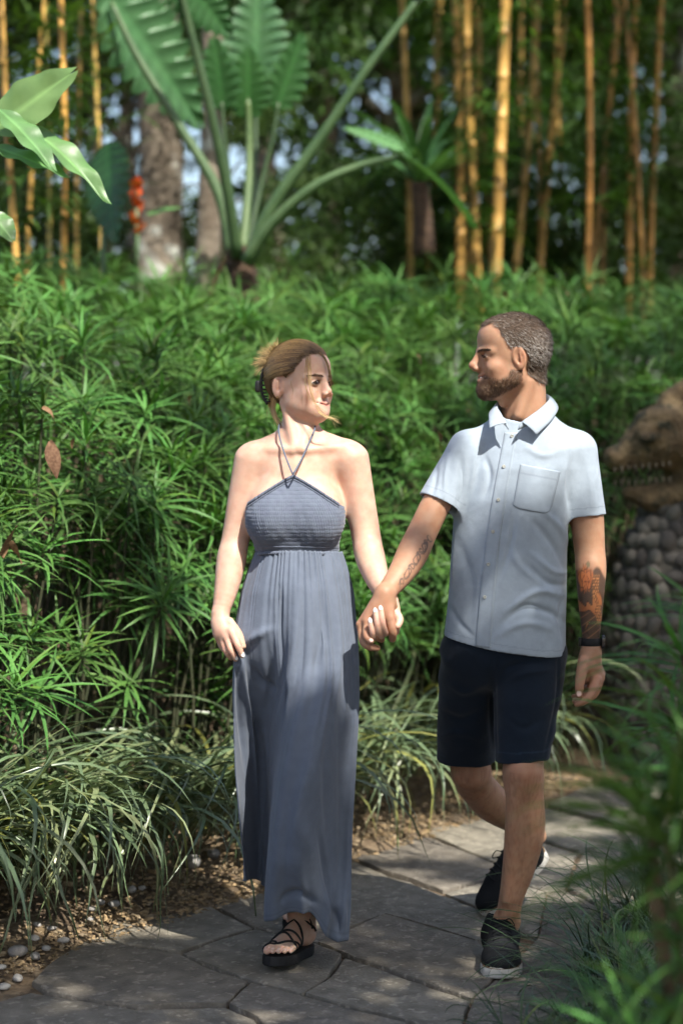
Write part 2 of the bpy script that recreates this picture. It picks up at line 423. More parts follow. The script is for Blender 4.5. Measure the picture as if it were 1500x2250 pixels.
for (ri, ci), lst in sorted(shr.items()):
    if len(lst) < 6: continue
    rowname = ROWS[ri][2]; cname = hedge_col([100,300,600,850,1100,1400][ci])[1]
    c = np.mean([p for p,_,_ in lst], 0); base = np.array([c[0], c[1], terr(c[0], c[1])])
    e = empty('hedge_shrub', base)
    tag(e, f'narrow-leaved hedge shrub, {rowname}, {cname}', 'shrub', 'hedge shrubs on the bank')
    sm = MB()
    for p, u, depth in lst:
        lean = (.55 if u < .5 else .3)+.4*min(depth, .6)
        ax = nrm(np.array([-EN[0], -EN[1], 0])*lean*rng.uniform(.2, 1.5)+[rng.normal(0,.25), rng.normal(0,.25), 1])
        q = Vector(ax).to_track_quat('Z', 'Y') @ Matrix.Rotation(rng.uniform(0, 6.28), 3, 'Z').to_quaternion()
        o = link('leaf_rosette', ROS[rng.integers(8)], e, p-base, None, rng.uniform(.85, 1.2)*(1.0 if ri < 3 else 1.12))
        o.rotation_euler = q.to_euler(); cnt += 1
        b = np.array([p[0]+rng.normal(0,.06)+.25*EN[0]*.6, p[1]+rng.normal(0,.06)+.25*EN[1]*.6, terr(p[0], p[1])+.0])
        V, F = tube([b-base, (b*.5+p*.5)-base+rng.normal(0,.03,3), p-base-ax*.02], [.008,.006,.004], 5, False); sm.add(V, F)
    sm.build('stem', M['gstem'], e)
print('rosettes', cnt)

# ---- strap-leaved grass clumps along the edge
def clump(name, base, nb, L0, L1, w, m, lean=(0,0), seed=0, el=(.7,1.45), droop=(1.2,2.6), spread=.05, tint=(1,1,1), zmin=.012):
    r = np.random.default_rng(seed); mb = MB()
    for i in range(nb):
        az = r.uniform(0, 2*np.pi)
        L = r.uniform(L0, L1); c = np.array(tint)*r.uniform(.7, 1.3)
        k = r.random()
        if k < .08: c = np.array([1.9,1.4,.7])*r.uniform(.7, 1.0)
        elif k < .3: c = c*np.array([1.5,1.25,1.2])
        b = np.array([r.normal(0, spread), r.normal(0, spread), -.02])
        V, F = strip(12, L, w*r.uniform(.75, 1.2), r.uniform(*el), r.uniform(*droop), az, prof=.8, base=b, twist=r.normal(0,.5), curl=r.normal(0,.3), fold=.2)
        # leaning towards the light over the path
        h = V[:,2].clip(0)
        V[:,0] += lean[0]*h; V[:,1] += lean[1]*h
        V[:,2] = np.maximum(V[:,2], zmin)
        mb.add(V, F, c)
    return mb.build(name, m, origin=None), mb
cl = [(-.12,.16,120,'at the left photo edge, sunlit'),(.10,.17,130,'sunlit, nearest to the pebble row'),(.38,.2,130,'sunlit, just right of the brightest soil'),(.62,.17,120,'whose longest blade touches the flagstones'),(.9,.22,110,'half shaded, left of the dress hem'),
      (1.2,.2,100,'in deep shade right behind the dress hem'),(1.55,.2,100,'in shade between the two walkers'),(1.9,.2,100,'with pale blades right of the long dress'),(2.25,.2,95,'left of the man\'s bent knee'),(2.6,.22,90,'behind the man\'s legs'),(3.0,.2,90,'right of the man\'s shorts'),(3.4,.22,80,'at the foot of the dragon statue'),
      (.0,.42,110,'second row at the left photo edge'),(.45,.45,110,'second row above the sunlit soil')]
for k, (s, u, nb, lab) in enumerate(cl):
    u = u+(.20 if s < .8 else .08); x, y = us(u, s); z = terr(x, y)
    o, _ = clump('strap_grass_clump', None, int(nb*.85), .5, 1.0, .0150, M['strap'], lean=(-EN[0]*.28+.1, -EN[1]*.28), seed=40+k, el=(.85,1.45), droop=(1.9,3.0), zmin=-.13)
    o.location = (x, y, z+.12)
    tag(o, 'arching strap-leaved grass clump '+lab, 'grass', 'strap-leaved clumps edging the path')

# ---- dry leaves caught in the hedge and fallen on the ground
def dryleaf(L, seed):
    r = np.random.default_rng(seed); n=6; V=[]; F=[]
    for i in range(n+1):
        t=i/n; w=.22*L*math.sin(math.pi*min(.97,t*.93+.05))
        for j,sd in enumerate((-1,0,1)):
            V.append((t*L-.5*L, sd*w*(1-.3*t), .10*L*math.sin(3*t)+(.1*L if sd else 0)*math.sin(4*t+sd+seed)))
    for i in range(n): F += [(3*i,3*i+1,3*i+4,3*i+3),(3*i+1,3*i+2,3*i+5,3*i+4)]
    return V, F
DL = [mesh_from('dry_leaf', *dryleaf(1.0, i), M['dry']) for i in range(4)]
for k, (px, py, D, L, lab) in enumerate([(108,912,5.95,.09,'curled tan dry leaf caught on the hedge at upper left'),(118,1010,5.72,.16,'long brown dry leaf hanging in the left hedge'),(22,1190,5.45,.14,'crumpled brown dry leaf at the left photo edge'),(35,1215,5.45,.1,'smaller withered leaf below the crumpled one at the left edge'),
    (418,878,6.9,.05,'small brown leaf in the hedge left of the woman\'s hair'),(160,975,6.0,.05,'brown leaf tip among rosettes below the curled tan leaf'),(1110,650,8.6,.07,'brown leaf on the hedge above the man\'s head'),(1240,640,8.8,.07,'reddish dry leaf on the hedge right of the man\'s crown'),(920,790,7.6,.06,'brown leaf in the hedge between the two heads'),(965,960,7.0,.06,'orange brown leaf left of the man\'s sleeve'),(1270,1722,0,.05,'yellow fallen leaf on the ground right of the man\'s knee'),(545,1975,0,.03,'small dark fallen leaf on the flagstones left of the dress')]):
    p = W(px, py, D) if D else Gd(px, py)+[0,0,.02]
    o = link('dry_leaf', DL[k % 4], None, p, (rng.uniform(-.5,.5), rng.uniform(.2,1.2) if D else .1, rng.uniform(0,6)), L*.75)
    tag(o, lab, 'leaf', 'dry leaves')

# ---- foreground planting on the right, close to the lens
FR = [rosette_mesh('leaf_rosette', 30, .20, .34, .0115, M['hedge'], el0=.1, el1=1.1, d0=.5, d1=1.3, seed=60+i) for i in range(3)]
fg = [('tall blurred shrub with long narrow leaves in the near right foreground', [(1500,1440,4.0,1.0),(1530,1560,3.9,1.0),(1490,1600,4.1,.9),(1560,1350,4.0,.9),(1550,1680,3.8,1)]),
      ('low blurred bright green shrub in the very near right foreground', [(1460,1830,3.0,.95),(1425,1790,3.05,.8),(1510,1760,2.95,.95),(1540,1720,3.0,.85),(1420,1905,3.1,.7),(1550,1920,3.0,.85),(1530,2080,2.95,.85)]),
      ('dark blurred shrub in the bottom right corner of the photo', [(1470,2230,3.1,.85),(1400,2300,3.0,.8),(1540,2250,3.0,.9),(1330,2330,3.1,.7)])]
for k, (lab, lst) in enumerate(fg):
    pts = [W(a,b,c) for a,b,c,_ in lst]; c = np.mean(pts, 0); base = np.array([c[0]+.22, c[1]+.05, 0])
    e = empty('foreground_shrub', base); tag(e, lab, 'shrub'); sm = MB()
    for i, p in enumerate(pts):
        o = link('leaf_rosette', FR[(i+k) % 3], e, p-base, (rng.normal(0,.3), -.45+rng.normal(0,.2), rng.uniform(0,6)), lst[i][3])
        V, F = tube([np.zeros(3)+rng.normal(0,.02,3)*[1,1,0], (p-base)*[.8,.8,.55], p-base], [.010,.008,.006], 6, False); sm.add(V, F)
    sm.build('stem', M['stem'], e)
for k, (px, py, nb, L, lab) in enumerate([(1275,2265,60,.38,'dark fine-bladed grass clump whose blades cross the man\'s front shoe'),(1330,2150,170,.45,'dark fine-bladed grass clump right of the man\'s front shoe'),(1400,2040,170,.44,'dark fine-bladed grass clump right of the man\'s rear shoe'),(1480,1960,150,.4,'dark fine-bladed grass clump at the right photo edge'),(1420,2240,170,.44,'dark fine-bladed grass clump near the bottom right corner'),(1130,2330,120,.3,'dark fine-bladed grass clump at the bottom photo edge')]):
    g = Gd(px, py)
    o, _ = clump('fine_grass_clump', None, nb, L*.6, L*1.15, .0052, M['mondo'], lean=(-.35, -.1), seed=80+k, el=(.6,1.4), droop=(1.0,2.4), spread=.06)
    o.location = (g[0]+.04, g[1], -.01); tag(o, lab, 'grass', 'fine-bladed grass clumps')

# ================================================================== big-leaved plants
def biglea(base, tip, width, lobes, normal, curve=.1, back=.22, depth=.35, n=96, ruffle=.012, seed=0, tint=(1,1,1)):
    """leaf blade with scalloped margins, midrib from base to tip"""
    base = np.asarray(base, float); tip = np.asarray(tip, float); ax = tip-base; L = np.linalg.norm(ax); ax /= L
    nr = np.asarray(normal, float); nr = nrm(nr-ax*np.dot(nr, ax)); sd = np.cross(nr, ax)
    r = np.random.default_rng(seed); V=[]; F=[]; C=[]; K = 5
    ts = np.linspace(-back, 1, n+1)
    for i, t in enumerate(ts):
        tt = (t+back)/(1+back)
        env = math.sin(math.pi*min(.985, tt**.72*.97+.02))**.85
        ph = (t*lobes) % 1.0
        lob = 1-depth*1.15*(abs(ph-.5)*2)**2.4*(1-.25*tt)
        hw = width*.5*env*lob
        mid = base+ax*L*max(t, 0)+nr*(-curve*L*max(t,0)**2)
        for j in range(-K, K+1):
            f = j/K
            # basal lobes reach back beyond the petiole joint; side veins point forward
            along = L*(.10*abs(f)+min(t, 0)*(abs(f)**.5))
            z = ruffle*L*math.sin(t*lobes*2*math.pi)*abs(f)**1.5+.14*hw*2*abs(f)**1.4-.10*hw*abs(f)**3*2
            V.append(mid+ax*along+sd*f*hw+nr*z)
            v = 1.0+(.5 if j == 0 else 0)+.12*math.cos(t*lobes*2*math.pi)
            C.append(np.array(tint)*v)
    w = 2*K+1
    for i in range(n):
        for j in range(w-1): F.append((i*w+j, i*w+j+1, (i+1)*w+j+1, (i+1)*w+j))
    return np.array(V), F, np.array(C)
def petiole(e, base, pts, r0, r1, tint=(1,1,1)):
    P = spline(pts, 18); V, F = tube(P, np.linspace(r0, r1, 18), 9); mb = MB(); mb.add(V, F, tint); return mb.build('petiole', M['petiole'], e, origin=base) if False else link('petiole', mb.mesh('petiole', M['petiole']), e)
def taro(name, label, root, stem_pts, stem_r, pets, blades):
    e = empty(name, root); tag(e, label, 'plant')
    root = np.asarray(root)
    if stem_pts is not None:
        P = spline(stem_pts, 22); rr = np.interp(np.linspace(0,1,22), np.linspace(0,1,len(stem_r)), stem_r)
        V, F = tube(P-root, rr, 14); V = V+nrmrow(V, P-root)*(.02*vnoise(V, 26, 5))[:,None]
        mb = MB(); mb.add(V, F); mb.build('stem', M['tarostem'], e)
    for pts, r0, r1, tint in pets:
        petiole(e, None, np.array(pts)-root, r0*.78, r1*.78, tuple(.66*v for v in tint))
    for b in blades:
        V, F, C = biglea(np.array(b[0])-root, np.array(b[1])-root, *b[2:6], **b[6])
        mb = MB(); mb.add(V, F, C); mb.build('leaf_blade', M['taro'], e)
    return e
def nrmrow(V, P):
    c = P[np.argmin(((V[:,None,:]-P[None])**2).sum(-1), 1)]; d = V-c; return d/(np.linalg.norm(d, axis=1)[:,None]+1e-9)
D = 10.0
w10 = lambda a, b, d=0: W(a, b, D+d)
pale = (1.25,1.25,1.3);  # pale undersides, tint raised further to stand in for backlight and sky reflection
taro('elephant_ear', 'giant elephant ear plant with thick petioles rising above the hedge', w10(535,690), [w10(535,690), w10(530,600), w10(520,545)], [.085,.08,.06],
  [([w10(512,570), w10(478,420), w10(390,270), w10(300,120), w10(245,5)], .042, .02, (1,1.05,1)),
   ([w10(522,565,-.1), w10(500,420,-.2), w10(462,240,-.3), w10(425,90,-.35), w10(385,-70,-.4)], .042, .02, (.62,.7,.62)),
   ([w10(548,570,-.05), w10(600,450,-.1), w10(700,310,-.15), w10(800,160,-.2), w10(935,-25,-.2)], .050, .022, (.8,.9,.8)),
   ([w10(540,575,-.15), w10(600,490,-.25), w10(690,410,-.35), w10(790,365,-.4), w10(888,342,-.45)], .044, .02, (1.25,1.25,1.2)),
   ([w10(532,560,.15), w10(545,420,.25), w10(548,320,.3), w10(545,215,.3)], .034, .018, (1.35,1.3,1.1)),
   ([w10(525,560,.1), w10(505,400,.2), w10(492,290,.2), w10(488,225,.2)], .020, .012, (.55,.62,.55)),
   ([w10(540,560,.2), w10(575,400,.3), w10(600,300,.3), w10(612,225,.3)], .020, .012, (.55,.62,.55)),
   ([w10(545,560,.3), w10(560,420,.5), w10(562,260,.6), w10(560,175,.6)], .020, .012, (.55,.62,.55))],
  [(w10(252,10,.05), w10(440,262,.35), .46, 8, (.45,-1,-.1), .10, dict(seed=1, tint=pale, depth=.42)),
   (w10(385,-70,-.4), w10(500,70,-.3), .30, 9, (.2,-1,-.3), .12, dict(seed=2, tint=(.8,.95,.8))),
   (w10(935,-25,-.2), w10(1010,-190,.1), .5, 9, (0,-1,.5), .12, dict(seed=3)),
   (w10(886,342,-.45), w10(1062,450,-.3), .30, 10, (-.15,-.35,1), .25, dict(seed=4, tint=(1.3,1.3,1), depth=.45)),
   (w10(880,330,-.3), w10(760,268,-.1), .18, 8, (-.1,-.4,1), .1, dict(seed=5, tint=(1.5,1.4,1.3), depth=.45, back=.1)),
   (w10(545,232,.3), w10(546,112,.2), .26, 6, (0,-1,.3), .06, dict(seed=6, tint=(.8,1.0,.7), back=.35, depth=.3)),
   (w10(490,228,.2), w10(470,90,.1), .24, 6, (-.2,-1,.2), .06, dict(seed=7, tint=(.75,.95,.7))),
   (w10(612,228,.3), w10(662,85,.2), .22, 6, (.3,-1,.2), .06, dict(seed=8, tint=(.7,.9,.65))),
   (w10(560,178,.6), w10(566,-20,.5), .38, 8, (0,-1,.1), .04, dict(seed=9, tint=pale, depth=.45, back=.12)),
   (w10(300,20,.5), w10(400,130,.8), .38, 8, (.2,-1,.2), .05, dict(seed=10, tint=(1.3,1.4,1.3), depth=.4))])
# dead orange sheath at its foot
mb = MB(); V, F = strip(6, .32, .05, -1.0, .5, math.pi*.95, fold=.4); mb.add(V+w10(505,560,-.1), F); o = mb.build('dry_sheath', M['dry']); tag(o, 'orange-brown dead leaf sheath hanging beside the elephant ear stem', 'leaf')
D = 9.3
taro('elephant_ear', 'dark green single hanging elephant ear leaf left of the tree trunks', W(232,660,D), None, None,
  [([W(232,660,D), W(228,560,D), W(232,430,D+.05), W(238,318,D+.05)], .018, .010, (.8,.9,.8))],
  [(W(238,318,D+.03), W(236,505,D-.2), .30, 9, (-.55,-1,-.25), .12, dict(seed=21, tint=(.3,.42,.3), back=.12, depth=.3)),  # dark green blade, tint lowered further for the shade it hangs in
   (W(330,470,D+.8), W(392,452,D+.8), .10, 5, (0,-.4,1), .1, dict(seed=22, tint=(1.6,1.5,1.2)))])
# ---- broad-leaved plant reaching in from the left
e = empty('broad_leaved_plant', (-1.33, 6.35, terr(-1.33, 6.35))); tag(e, 'broad-leaved plant reaching in at the upper left edge of the photo', 'plant'); rt = np.array(e.location)
P = spline([rt-rt, W(-60,900,6.3)-rt, W(-70,500,6.1)-rt, W(-40,280,6.0)-rt], 16); mb = MB(); mb.add(*tube(P, np.linspace(.016,.009,16), 7)); mb.build('stem', M['stem'], e)
M['broad'] = mat('broad_leaf', (.10,.19,.075), (.13,.23,.095), 9, .38, .1, 40, attr=True, trans=.3)
for a, b, wdt, nr, cv, tint, sd in [((-30,300,6.0),(148,160,5.9),.115,(.3,-1,.5),.05,(1.25,1.15,1.0),31),((-10,235,5.95),(118,330,5.8),.07,(.3,-.7,1),.2,(.9,1,.9),32),((40,270,6.0),(236,368,5.85),.075,(.1,-.5,1),.3,(1,1.05,.9),33),((-30,318,5.95),(142,368,5.9),.075,(.1,-.5,1),.1,(.85,1,.85),34),((-25,462,5.9),(28,520,5.85),.06,(.4,-1,.6),.1,(1.1,1.1,1),35),((-40,250,6.1),(-90,100,6.1),.11,(0,-1,.5),.1,(1,1,1),36)]:
    V, F, C = biglea(W(*a)-rt, W(*b)-rt, wdt*1.4, 3, nr, curve=cv, back=.0, depth=.05, ruffle=.02, seed=sd, tint=tuple(1.15*v for v in tint))
    mb = MB(); mb.add(V, F, C); mb.build('leaf_blade', M['broad'], e)

# ---- cordyline with brown stem, heliconia
e = empty('cordyline', W(930,560,12.0)); tag(e, 'strappy cordyline with brown stem in front of the bamboo', 'plant'); rt = np.array(e.location)
mb = MB(); mb.add(*tube(spline([W(930,560,12)-rt, W(928,480,12)-rt, W(920,400,12)-rt], 10), np.linspace(.075,.05,10), 10)); mb.build('stem', M['tarostem'], e)
for k in range(16):
    V, F = strip(7, rng.uniform(.5,.95), .075, rng.uniform(.5,1.45), rng.uniform(.7,1.8), k*2.4, fold=.3)
    mb = MB(); mb.add(V+W(922,410,12)-rt, F, np.array([1,1.05,.9])*rng.uniform(.7,1.3)); mb.build('leaf', M['taro'], e)
e = empty('heliconia', W(300,600,11.3)); tag(e, 'upright heliconia with stacked red orange flower bracts', 'flower'); rt = np.array(e.location)
mb = MB(); mb.add(*tube([[0,0,0], W(302,530,11.3)-rt, W(300,395,11.3)-rt], [.014,.012,.008], 7)); mb.build('stem', M['petiole'], e)
for k in range(6):
    V, F = strip(5, .10, .085, .7, -.7, k*math.pi+.3*k+.2, fold=1.0, prof=.45)
    mb = MB(); mb.add(V+W(301, 520-k*20, 11.3)-rt, F, (1,1-.05*k,1)); mb.build('bract', M['red'], e)

# ================================================================== trees and bamboo
def crown_mesh(seed, nclump, nleaf, sz):
    r = np.random.default_rng(seed); Vs=[]; Cs=[]
    for k in range(nclump):
        d = nrm(r.normal(size=3)); c = d*r.uniform(.35, 1)**.6; R = r.uniform(.14,.30); tint = r.uniform(.6,1.35)
        m = int(nleaf*R/.22)
        p = c+r.normal(size=(m,3))*R*np.array([.6,.6,.42])
        a = r.normal(size=(m,3)); a[:,2] -= .4; a /= np.linalg.norm(a,axis=1)[:,None]
        b = np.cross(a, r.normal(size=(m,3))); b /= np.linalg.norm(b,axis=1)[:,None]
        L = sz*r.uniform(.6,1.3,(m,1)); w = L*.24
        nn = np.cross(a, b)
        Vs.append(np.stack([p, p+a*L*.5+b*w-nn*L*.05, p+a*L-nn*L*.15, p+a*L*.5-b*w-nn*L*.05], 1).reshape(-1,3))
        Cs.append(np.repeat((tint*r.uniform(.7,1.3,(m,1)))*np.array([1,1,1]), 4, 0))
    V = np.concatenate(Vs); n = len(V)//4
    return mesh_from('crown', V, np.arange(n*4).reshape(n,4), M['bleaf'], False, np.concatenate(Cs))
CR = [crown_mesh(1, 60, 90, .085), crown_mesh(2, 75, 80, .075), crown_mesh(3, 50, 110, .10)]
def tree(x, y, r, h, cr, lab, k, name='forest_tree', lean=(0,0), cz=None, group='trees behind the bamboo', trunk=True, base=None):
    z0 = terr(x, y)-.05 if base is None else base
    e = empty(name, (x, y, z0)); tag(e, lab, 'tree' if 'tree' in name else 'shrub', group)
    top = np.array([lean[0], lean[1], h])
    P = spline([[0,0,0],[lean[0]*.3+.05, lean[1]*.3, h*.35],[lean[0]*.6-.04, lean[1]*.6, h*.7], top], 26)
    rr = np.interp(np.linspace(0,1,26), [0,.05,.15,1], [r*1.35,r*1.1,r,r*.45])
    V, F = tube(P, rr, 14); V = V+nrmrow(V, P)*(r*.12*vnoise(V*[1,1,.5], 5, k))[:,None]
    mb = MB(); mb.add(V, F)
    for q in range(5):
        a = q*2.4+k; b0 = P[int(26*(.62+.07*q))-1]; b1 = b0+np.array([math.cos(a)*cr[0]*.6, math.sin(a)*cr[0]*.6, cr[1]*.35])
        mb.add(*tube(spline([b0, (b0+b1)/2+[0,0,.1], b1], 6), np.linspace(r*.4, r*.12, 6), 6))
    mb.build('trunk', M['bark'], e)
    link('crown', CR[k % 3], e, top+[0,0,cz if cz is not None else cr[1]*.3], (0,0,k*1.7), (cr[0], cr[0], cr[1]))
    return e
r_ = np.random.default_rng(99); nL = 9000; cc_ = r_.uniform((-9,25,0),(9,30,11),(260,3)); pw = cc_[r_.integers(260,size=nL)]+r_.normal(0,.55,(nL,3)); a_ = r_.normal(size=(nL,3)); a_ /= np.linalg.norm(a_,axis=1)[:,None]; b_ = np.cross(a_, r_.normal(size=(nL,3))); b_ /= np.linalg.norm(b_,axis=1)[:,None]; L_ = r_.uniform(.2,.5,(nL,1))
Vw = np.stack([pw, pw+a_*L_*.5+b_*L_*.25, pw+a_*L_, pw+a_*L_*.5-b_*L_*.25],1).reshape(-1,3)
tag(link('far_wood', mesh_from('far_wood', Vw, np.arange(nL*4).reshape(nL,4), M['bleaf'], False, np.repeat(r_.uniform(.5,1.3,(nL,1)),4,0)*np.ones((1,3)))), 'dark far-off wood closing the view behind the bamboo', 'wood', kind='stuff')
a = W(345,560,13.0); tree(a[0], a[1], .155, 6.5, (2.4,1.5), 'thick pale mottled tree trunk behind the heliconia', 0, lean=(-.1,.2))
a = W(442,560,10.9); tree(a[0], a[1], .068, 6.2, (1.5,1.0), 'slim grey tree trunk just left of the elephant ear', 1, lean=(.05,.2))
bgt = [(-3.1,15.6,.08,3.3,(1.0,1.3)),(-1.75,16.3,.09,3.2,(1.0,1.3)),(-.55,15.4,.08,3.0,(.9,1.2)),(-2.4,19.5,.1,4.2,(1.5,1.8)),(-.9,21,.12,4.4,(1.7,1.8)),(1.3,17.2,.12,4.0,(1.4,1.9)),(2.9,16.2,.12,4.0,(1.3,1.9)),(3.4,20,.13,4.6,(1.9,2.2)),(-2.9,17,.12,4.2,(1.7,1.6)),(-1.2,18.5,.14,4.6,(1.5,1.5)),(.6,19.5,.14,4.4,(1.7,1.6)),(2.3,18,.13,4.4,(1.9,1.9)),(3.9,17,.15,4.4,(1.9,2.0)),(-4.2,21,.15,5.2,(2.2,2.2)),(-.2,23,.16,6.2,(2.6,2.3)),(2.0,22.5,.16,6.4,(2.6,2.4)),(4.8,22,.16,6.0,(2.6,2.6)),(-2.2,25,.16,6.6,(2.7,2.4)),(1.0,27,.2,5.0,(3.0,2.6)),(3.6,27,.2,6.0,(3.0,3.0))]
wh = ['closest to the left photo edge','in the bright gap left of the thick trunk','in the gap left of the elephant ear stem','with sunlit leaves, second behind the left canes','with sunlit leaves, behind the slim grey trunk','in the dark behind the leaning canes','in the dark behind the rightmost canes','filling the upper right corner','behind the left bamboo canes','seen between the two tree trunks','behind the elephant ear','behind the middle bamboo canes','behind the right bamboo canes','far left','far behind the elephant ear','far behind the middle bamboo','far right','far behind the tree trunks','most distant, in the middle','most distant, on the right']
for k, (x, y, r, h, cr) in enumerate(bgt):
    tree(x, y, r, h, cr, f'leafy blurred forest tree {wh[k]}', k)
us_ = [(-.75,12.8,1.9,(.5,.45)),(-2.35,13.6,1.0,(.8,.7)),(-1.5,15.2,.9,(.8,.6)),(-.1,13.8,.9,(.75,.75)),(.75,14.4,1.0,(.8,.9)),(1.55,14.9,1.1,(.8,1.0)),(2.35,14.3,1.1,(.85,1.0)),(3.1,15.0,1.1,(.9,1.0)),(.1,16.2,1.0,(1.0,1.0)),(1.7,16.8,1.3,(1.2,1.2)),(-3.2,15.5,1.0,(.9,.8))]
wu = ['between the thick trunk and the elephant ear','below the left canes','between left canes and thick trunk','behind the elephant ear stem','behind the cordyline','left of the tallest canes','behind the thickest cane','at the right photo edge','in the gap behind the cordyline','in the dark behind the canes','at the far left edge']
for k, (x, y, h, cr) in enumerate(us_):
    tree(x, y, .03, h, cr, f'dark leafy understory shrub {wu[k]}', k+1, name='understory_shrub', group='understory shrubs')

def bamboo(px, py0, D, wpx, lean_px, lab, tint, top=-260):
    base = W(px, py0+60, D); z0 = base[2]-.4
    tp = W(px+lean_px, top, D)
    e = empty('bamboo_cane', (base[0], base[1], z0)); tag(e, lab, 'bamboo', 'yellow bamboo canes')
    tp = tp-np.array([base[0], base[1], z0]); h = tp[2]; r = wpx/FPX*D*.5*.8
    zs=[]; rs=[]; cs=[]; z=0; k=0
    while z < h:
        seg = .24+.03*math.sin(k*1.3+px)
        for f, q, c in ((0,1.0,.8),(.02,1.16,.45),(.05,.98,1.25),(.5,.97,1.0),(.93,1.0,.9)):
            zs.append(z+seg*f); rs.append(r*q*(1-.15*z/h)); cs.append(c)
        z += seg; k += 1
    zs = np.array(zs); P = np.stack([tp[0]*(zs/h)+.03*np.sin(zs*1.3+px), tp[1]*zs/h+.01*np.cos(zs+px), zs], 1)
    V, F = tube(P, rs, 10); mb = MB(); mb.add(V, F, np.repeat(np.array(cs), 10)[:,None]*np.array(tint)); mb.build('culm', M['bamboo'], e)
    fm = MB()
    for q in range(46):
        i = rng.integers(len(P)//4, len(P)); p = P[i]; az = rng.uniform(0, 6.28)
        tw = p+np.array([math.cos(az), math.sin(az), .5])*rng.uniform(.1,.3)
        fm.add(*tube([p, tw], [.004,.002], 4), (.8,.9,.7))
        for j in range(5):
            V, F = strip(3, rng.uniform(.12,.26), .026, rng.uniform(-.6,.6), .6, az+rng.normal(0,.8), base=tw-np.array([math.cos(az),math.sin(az),.5])*.03*j); fm.add(V, F, np.array([1,1.1,.8])*rng.uniform(.6,1.4))
    fm.build('foliage', M['bleaf'], e)

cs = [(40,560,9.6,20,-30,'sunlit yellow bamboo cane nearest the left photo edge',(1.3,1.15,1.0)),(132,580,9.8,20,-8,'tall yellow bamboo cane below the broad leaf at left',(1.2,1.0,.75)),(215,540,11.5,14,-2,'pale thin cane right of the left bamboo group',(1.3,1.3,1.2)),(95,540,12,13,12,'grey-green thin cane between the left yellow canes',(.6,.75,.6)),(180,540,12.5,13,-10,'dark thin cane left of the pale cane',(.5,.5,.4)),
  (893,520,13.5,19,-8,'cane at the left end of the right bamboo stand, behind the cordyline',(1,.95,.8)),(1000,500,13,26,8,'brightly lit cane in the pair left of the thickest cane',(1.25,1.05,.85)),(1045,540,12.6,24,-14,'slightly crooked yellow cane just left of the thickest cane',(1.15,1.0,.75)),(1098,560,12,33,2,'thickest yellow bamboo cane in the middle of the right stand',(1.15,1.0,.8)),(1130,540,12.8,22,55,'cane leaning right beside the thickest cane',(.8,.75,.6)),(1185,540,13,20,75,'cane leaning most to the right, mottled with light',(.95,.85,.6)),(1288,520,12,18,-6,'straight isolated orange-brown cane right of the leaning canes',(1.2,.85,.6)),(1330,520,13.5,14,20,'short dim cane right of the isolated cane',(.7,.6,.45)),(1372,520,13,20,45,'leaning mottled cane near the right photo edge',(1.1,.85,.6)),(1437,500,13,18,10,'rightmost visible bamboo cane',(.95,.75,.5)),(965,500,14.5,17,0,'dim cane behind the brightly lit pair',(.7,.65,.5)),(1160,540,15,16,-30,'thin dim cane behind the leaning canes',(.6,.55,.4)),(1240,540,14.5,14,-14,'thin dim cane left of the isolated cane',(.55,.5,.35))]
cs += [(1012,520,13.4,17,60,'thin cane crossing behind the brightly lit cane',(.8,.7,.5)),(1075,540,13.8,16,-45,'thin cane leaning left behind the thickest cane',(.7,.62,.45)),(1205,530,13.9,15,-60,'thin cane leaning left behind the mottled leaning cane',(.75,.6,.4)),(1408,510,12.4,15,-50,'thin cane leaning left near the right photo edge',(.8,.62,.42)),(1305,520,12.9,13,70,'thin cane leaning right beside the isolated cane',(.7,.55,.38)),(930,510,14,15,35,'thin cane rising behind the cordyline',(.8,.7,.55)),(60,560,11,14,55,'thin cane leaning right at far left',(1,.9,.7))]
for c in cs: bamboo(*c[:6], tuple(v*(.85 if c[0] > 800 else 1.0) for v in c[6]))
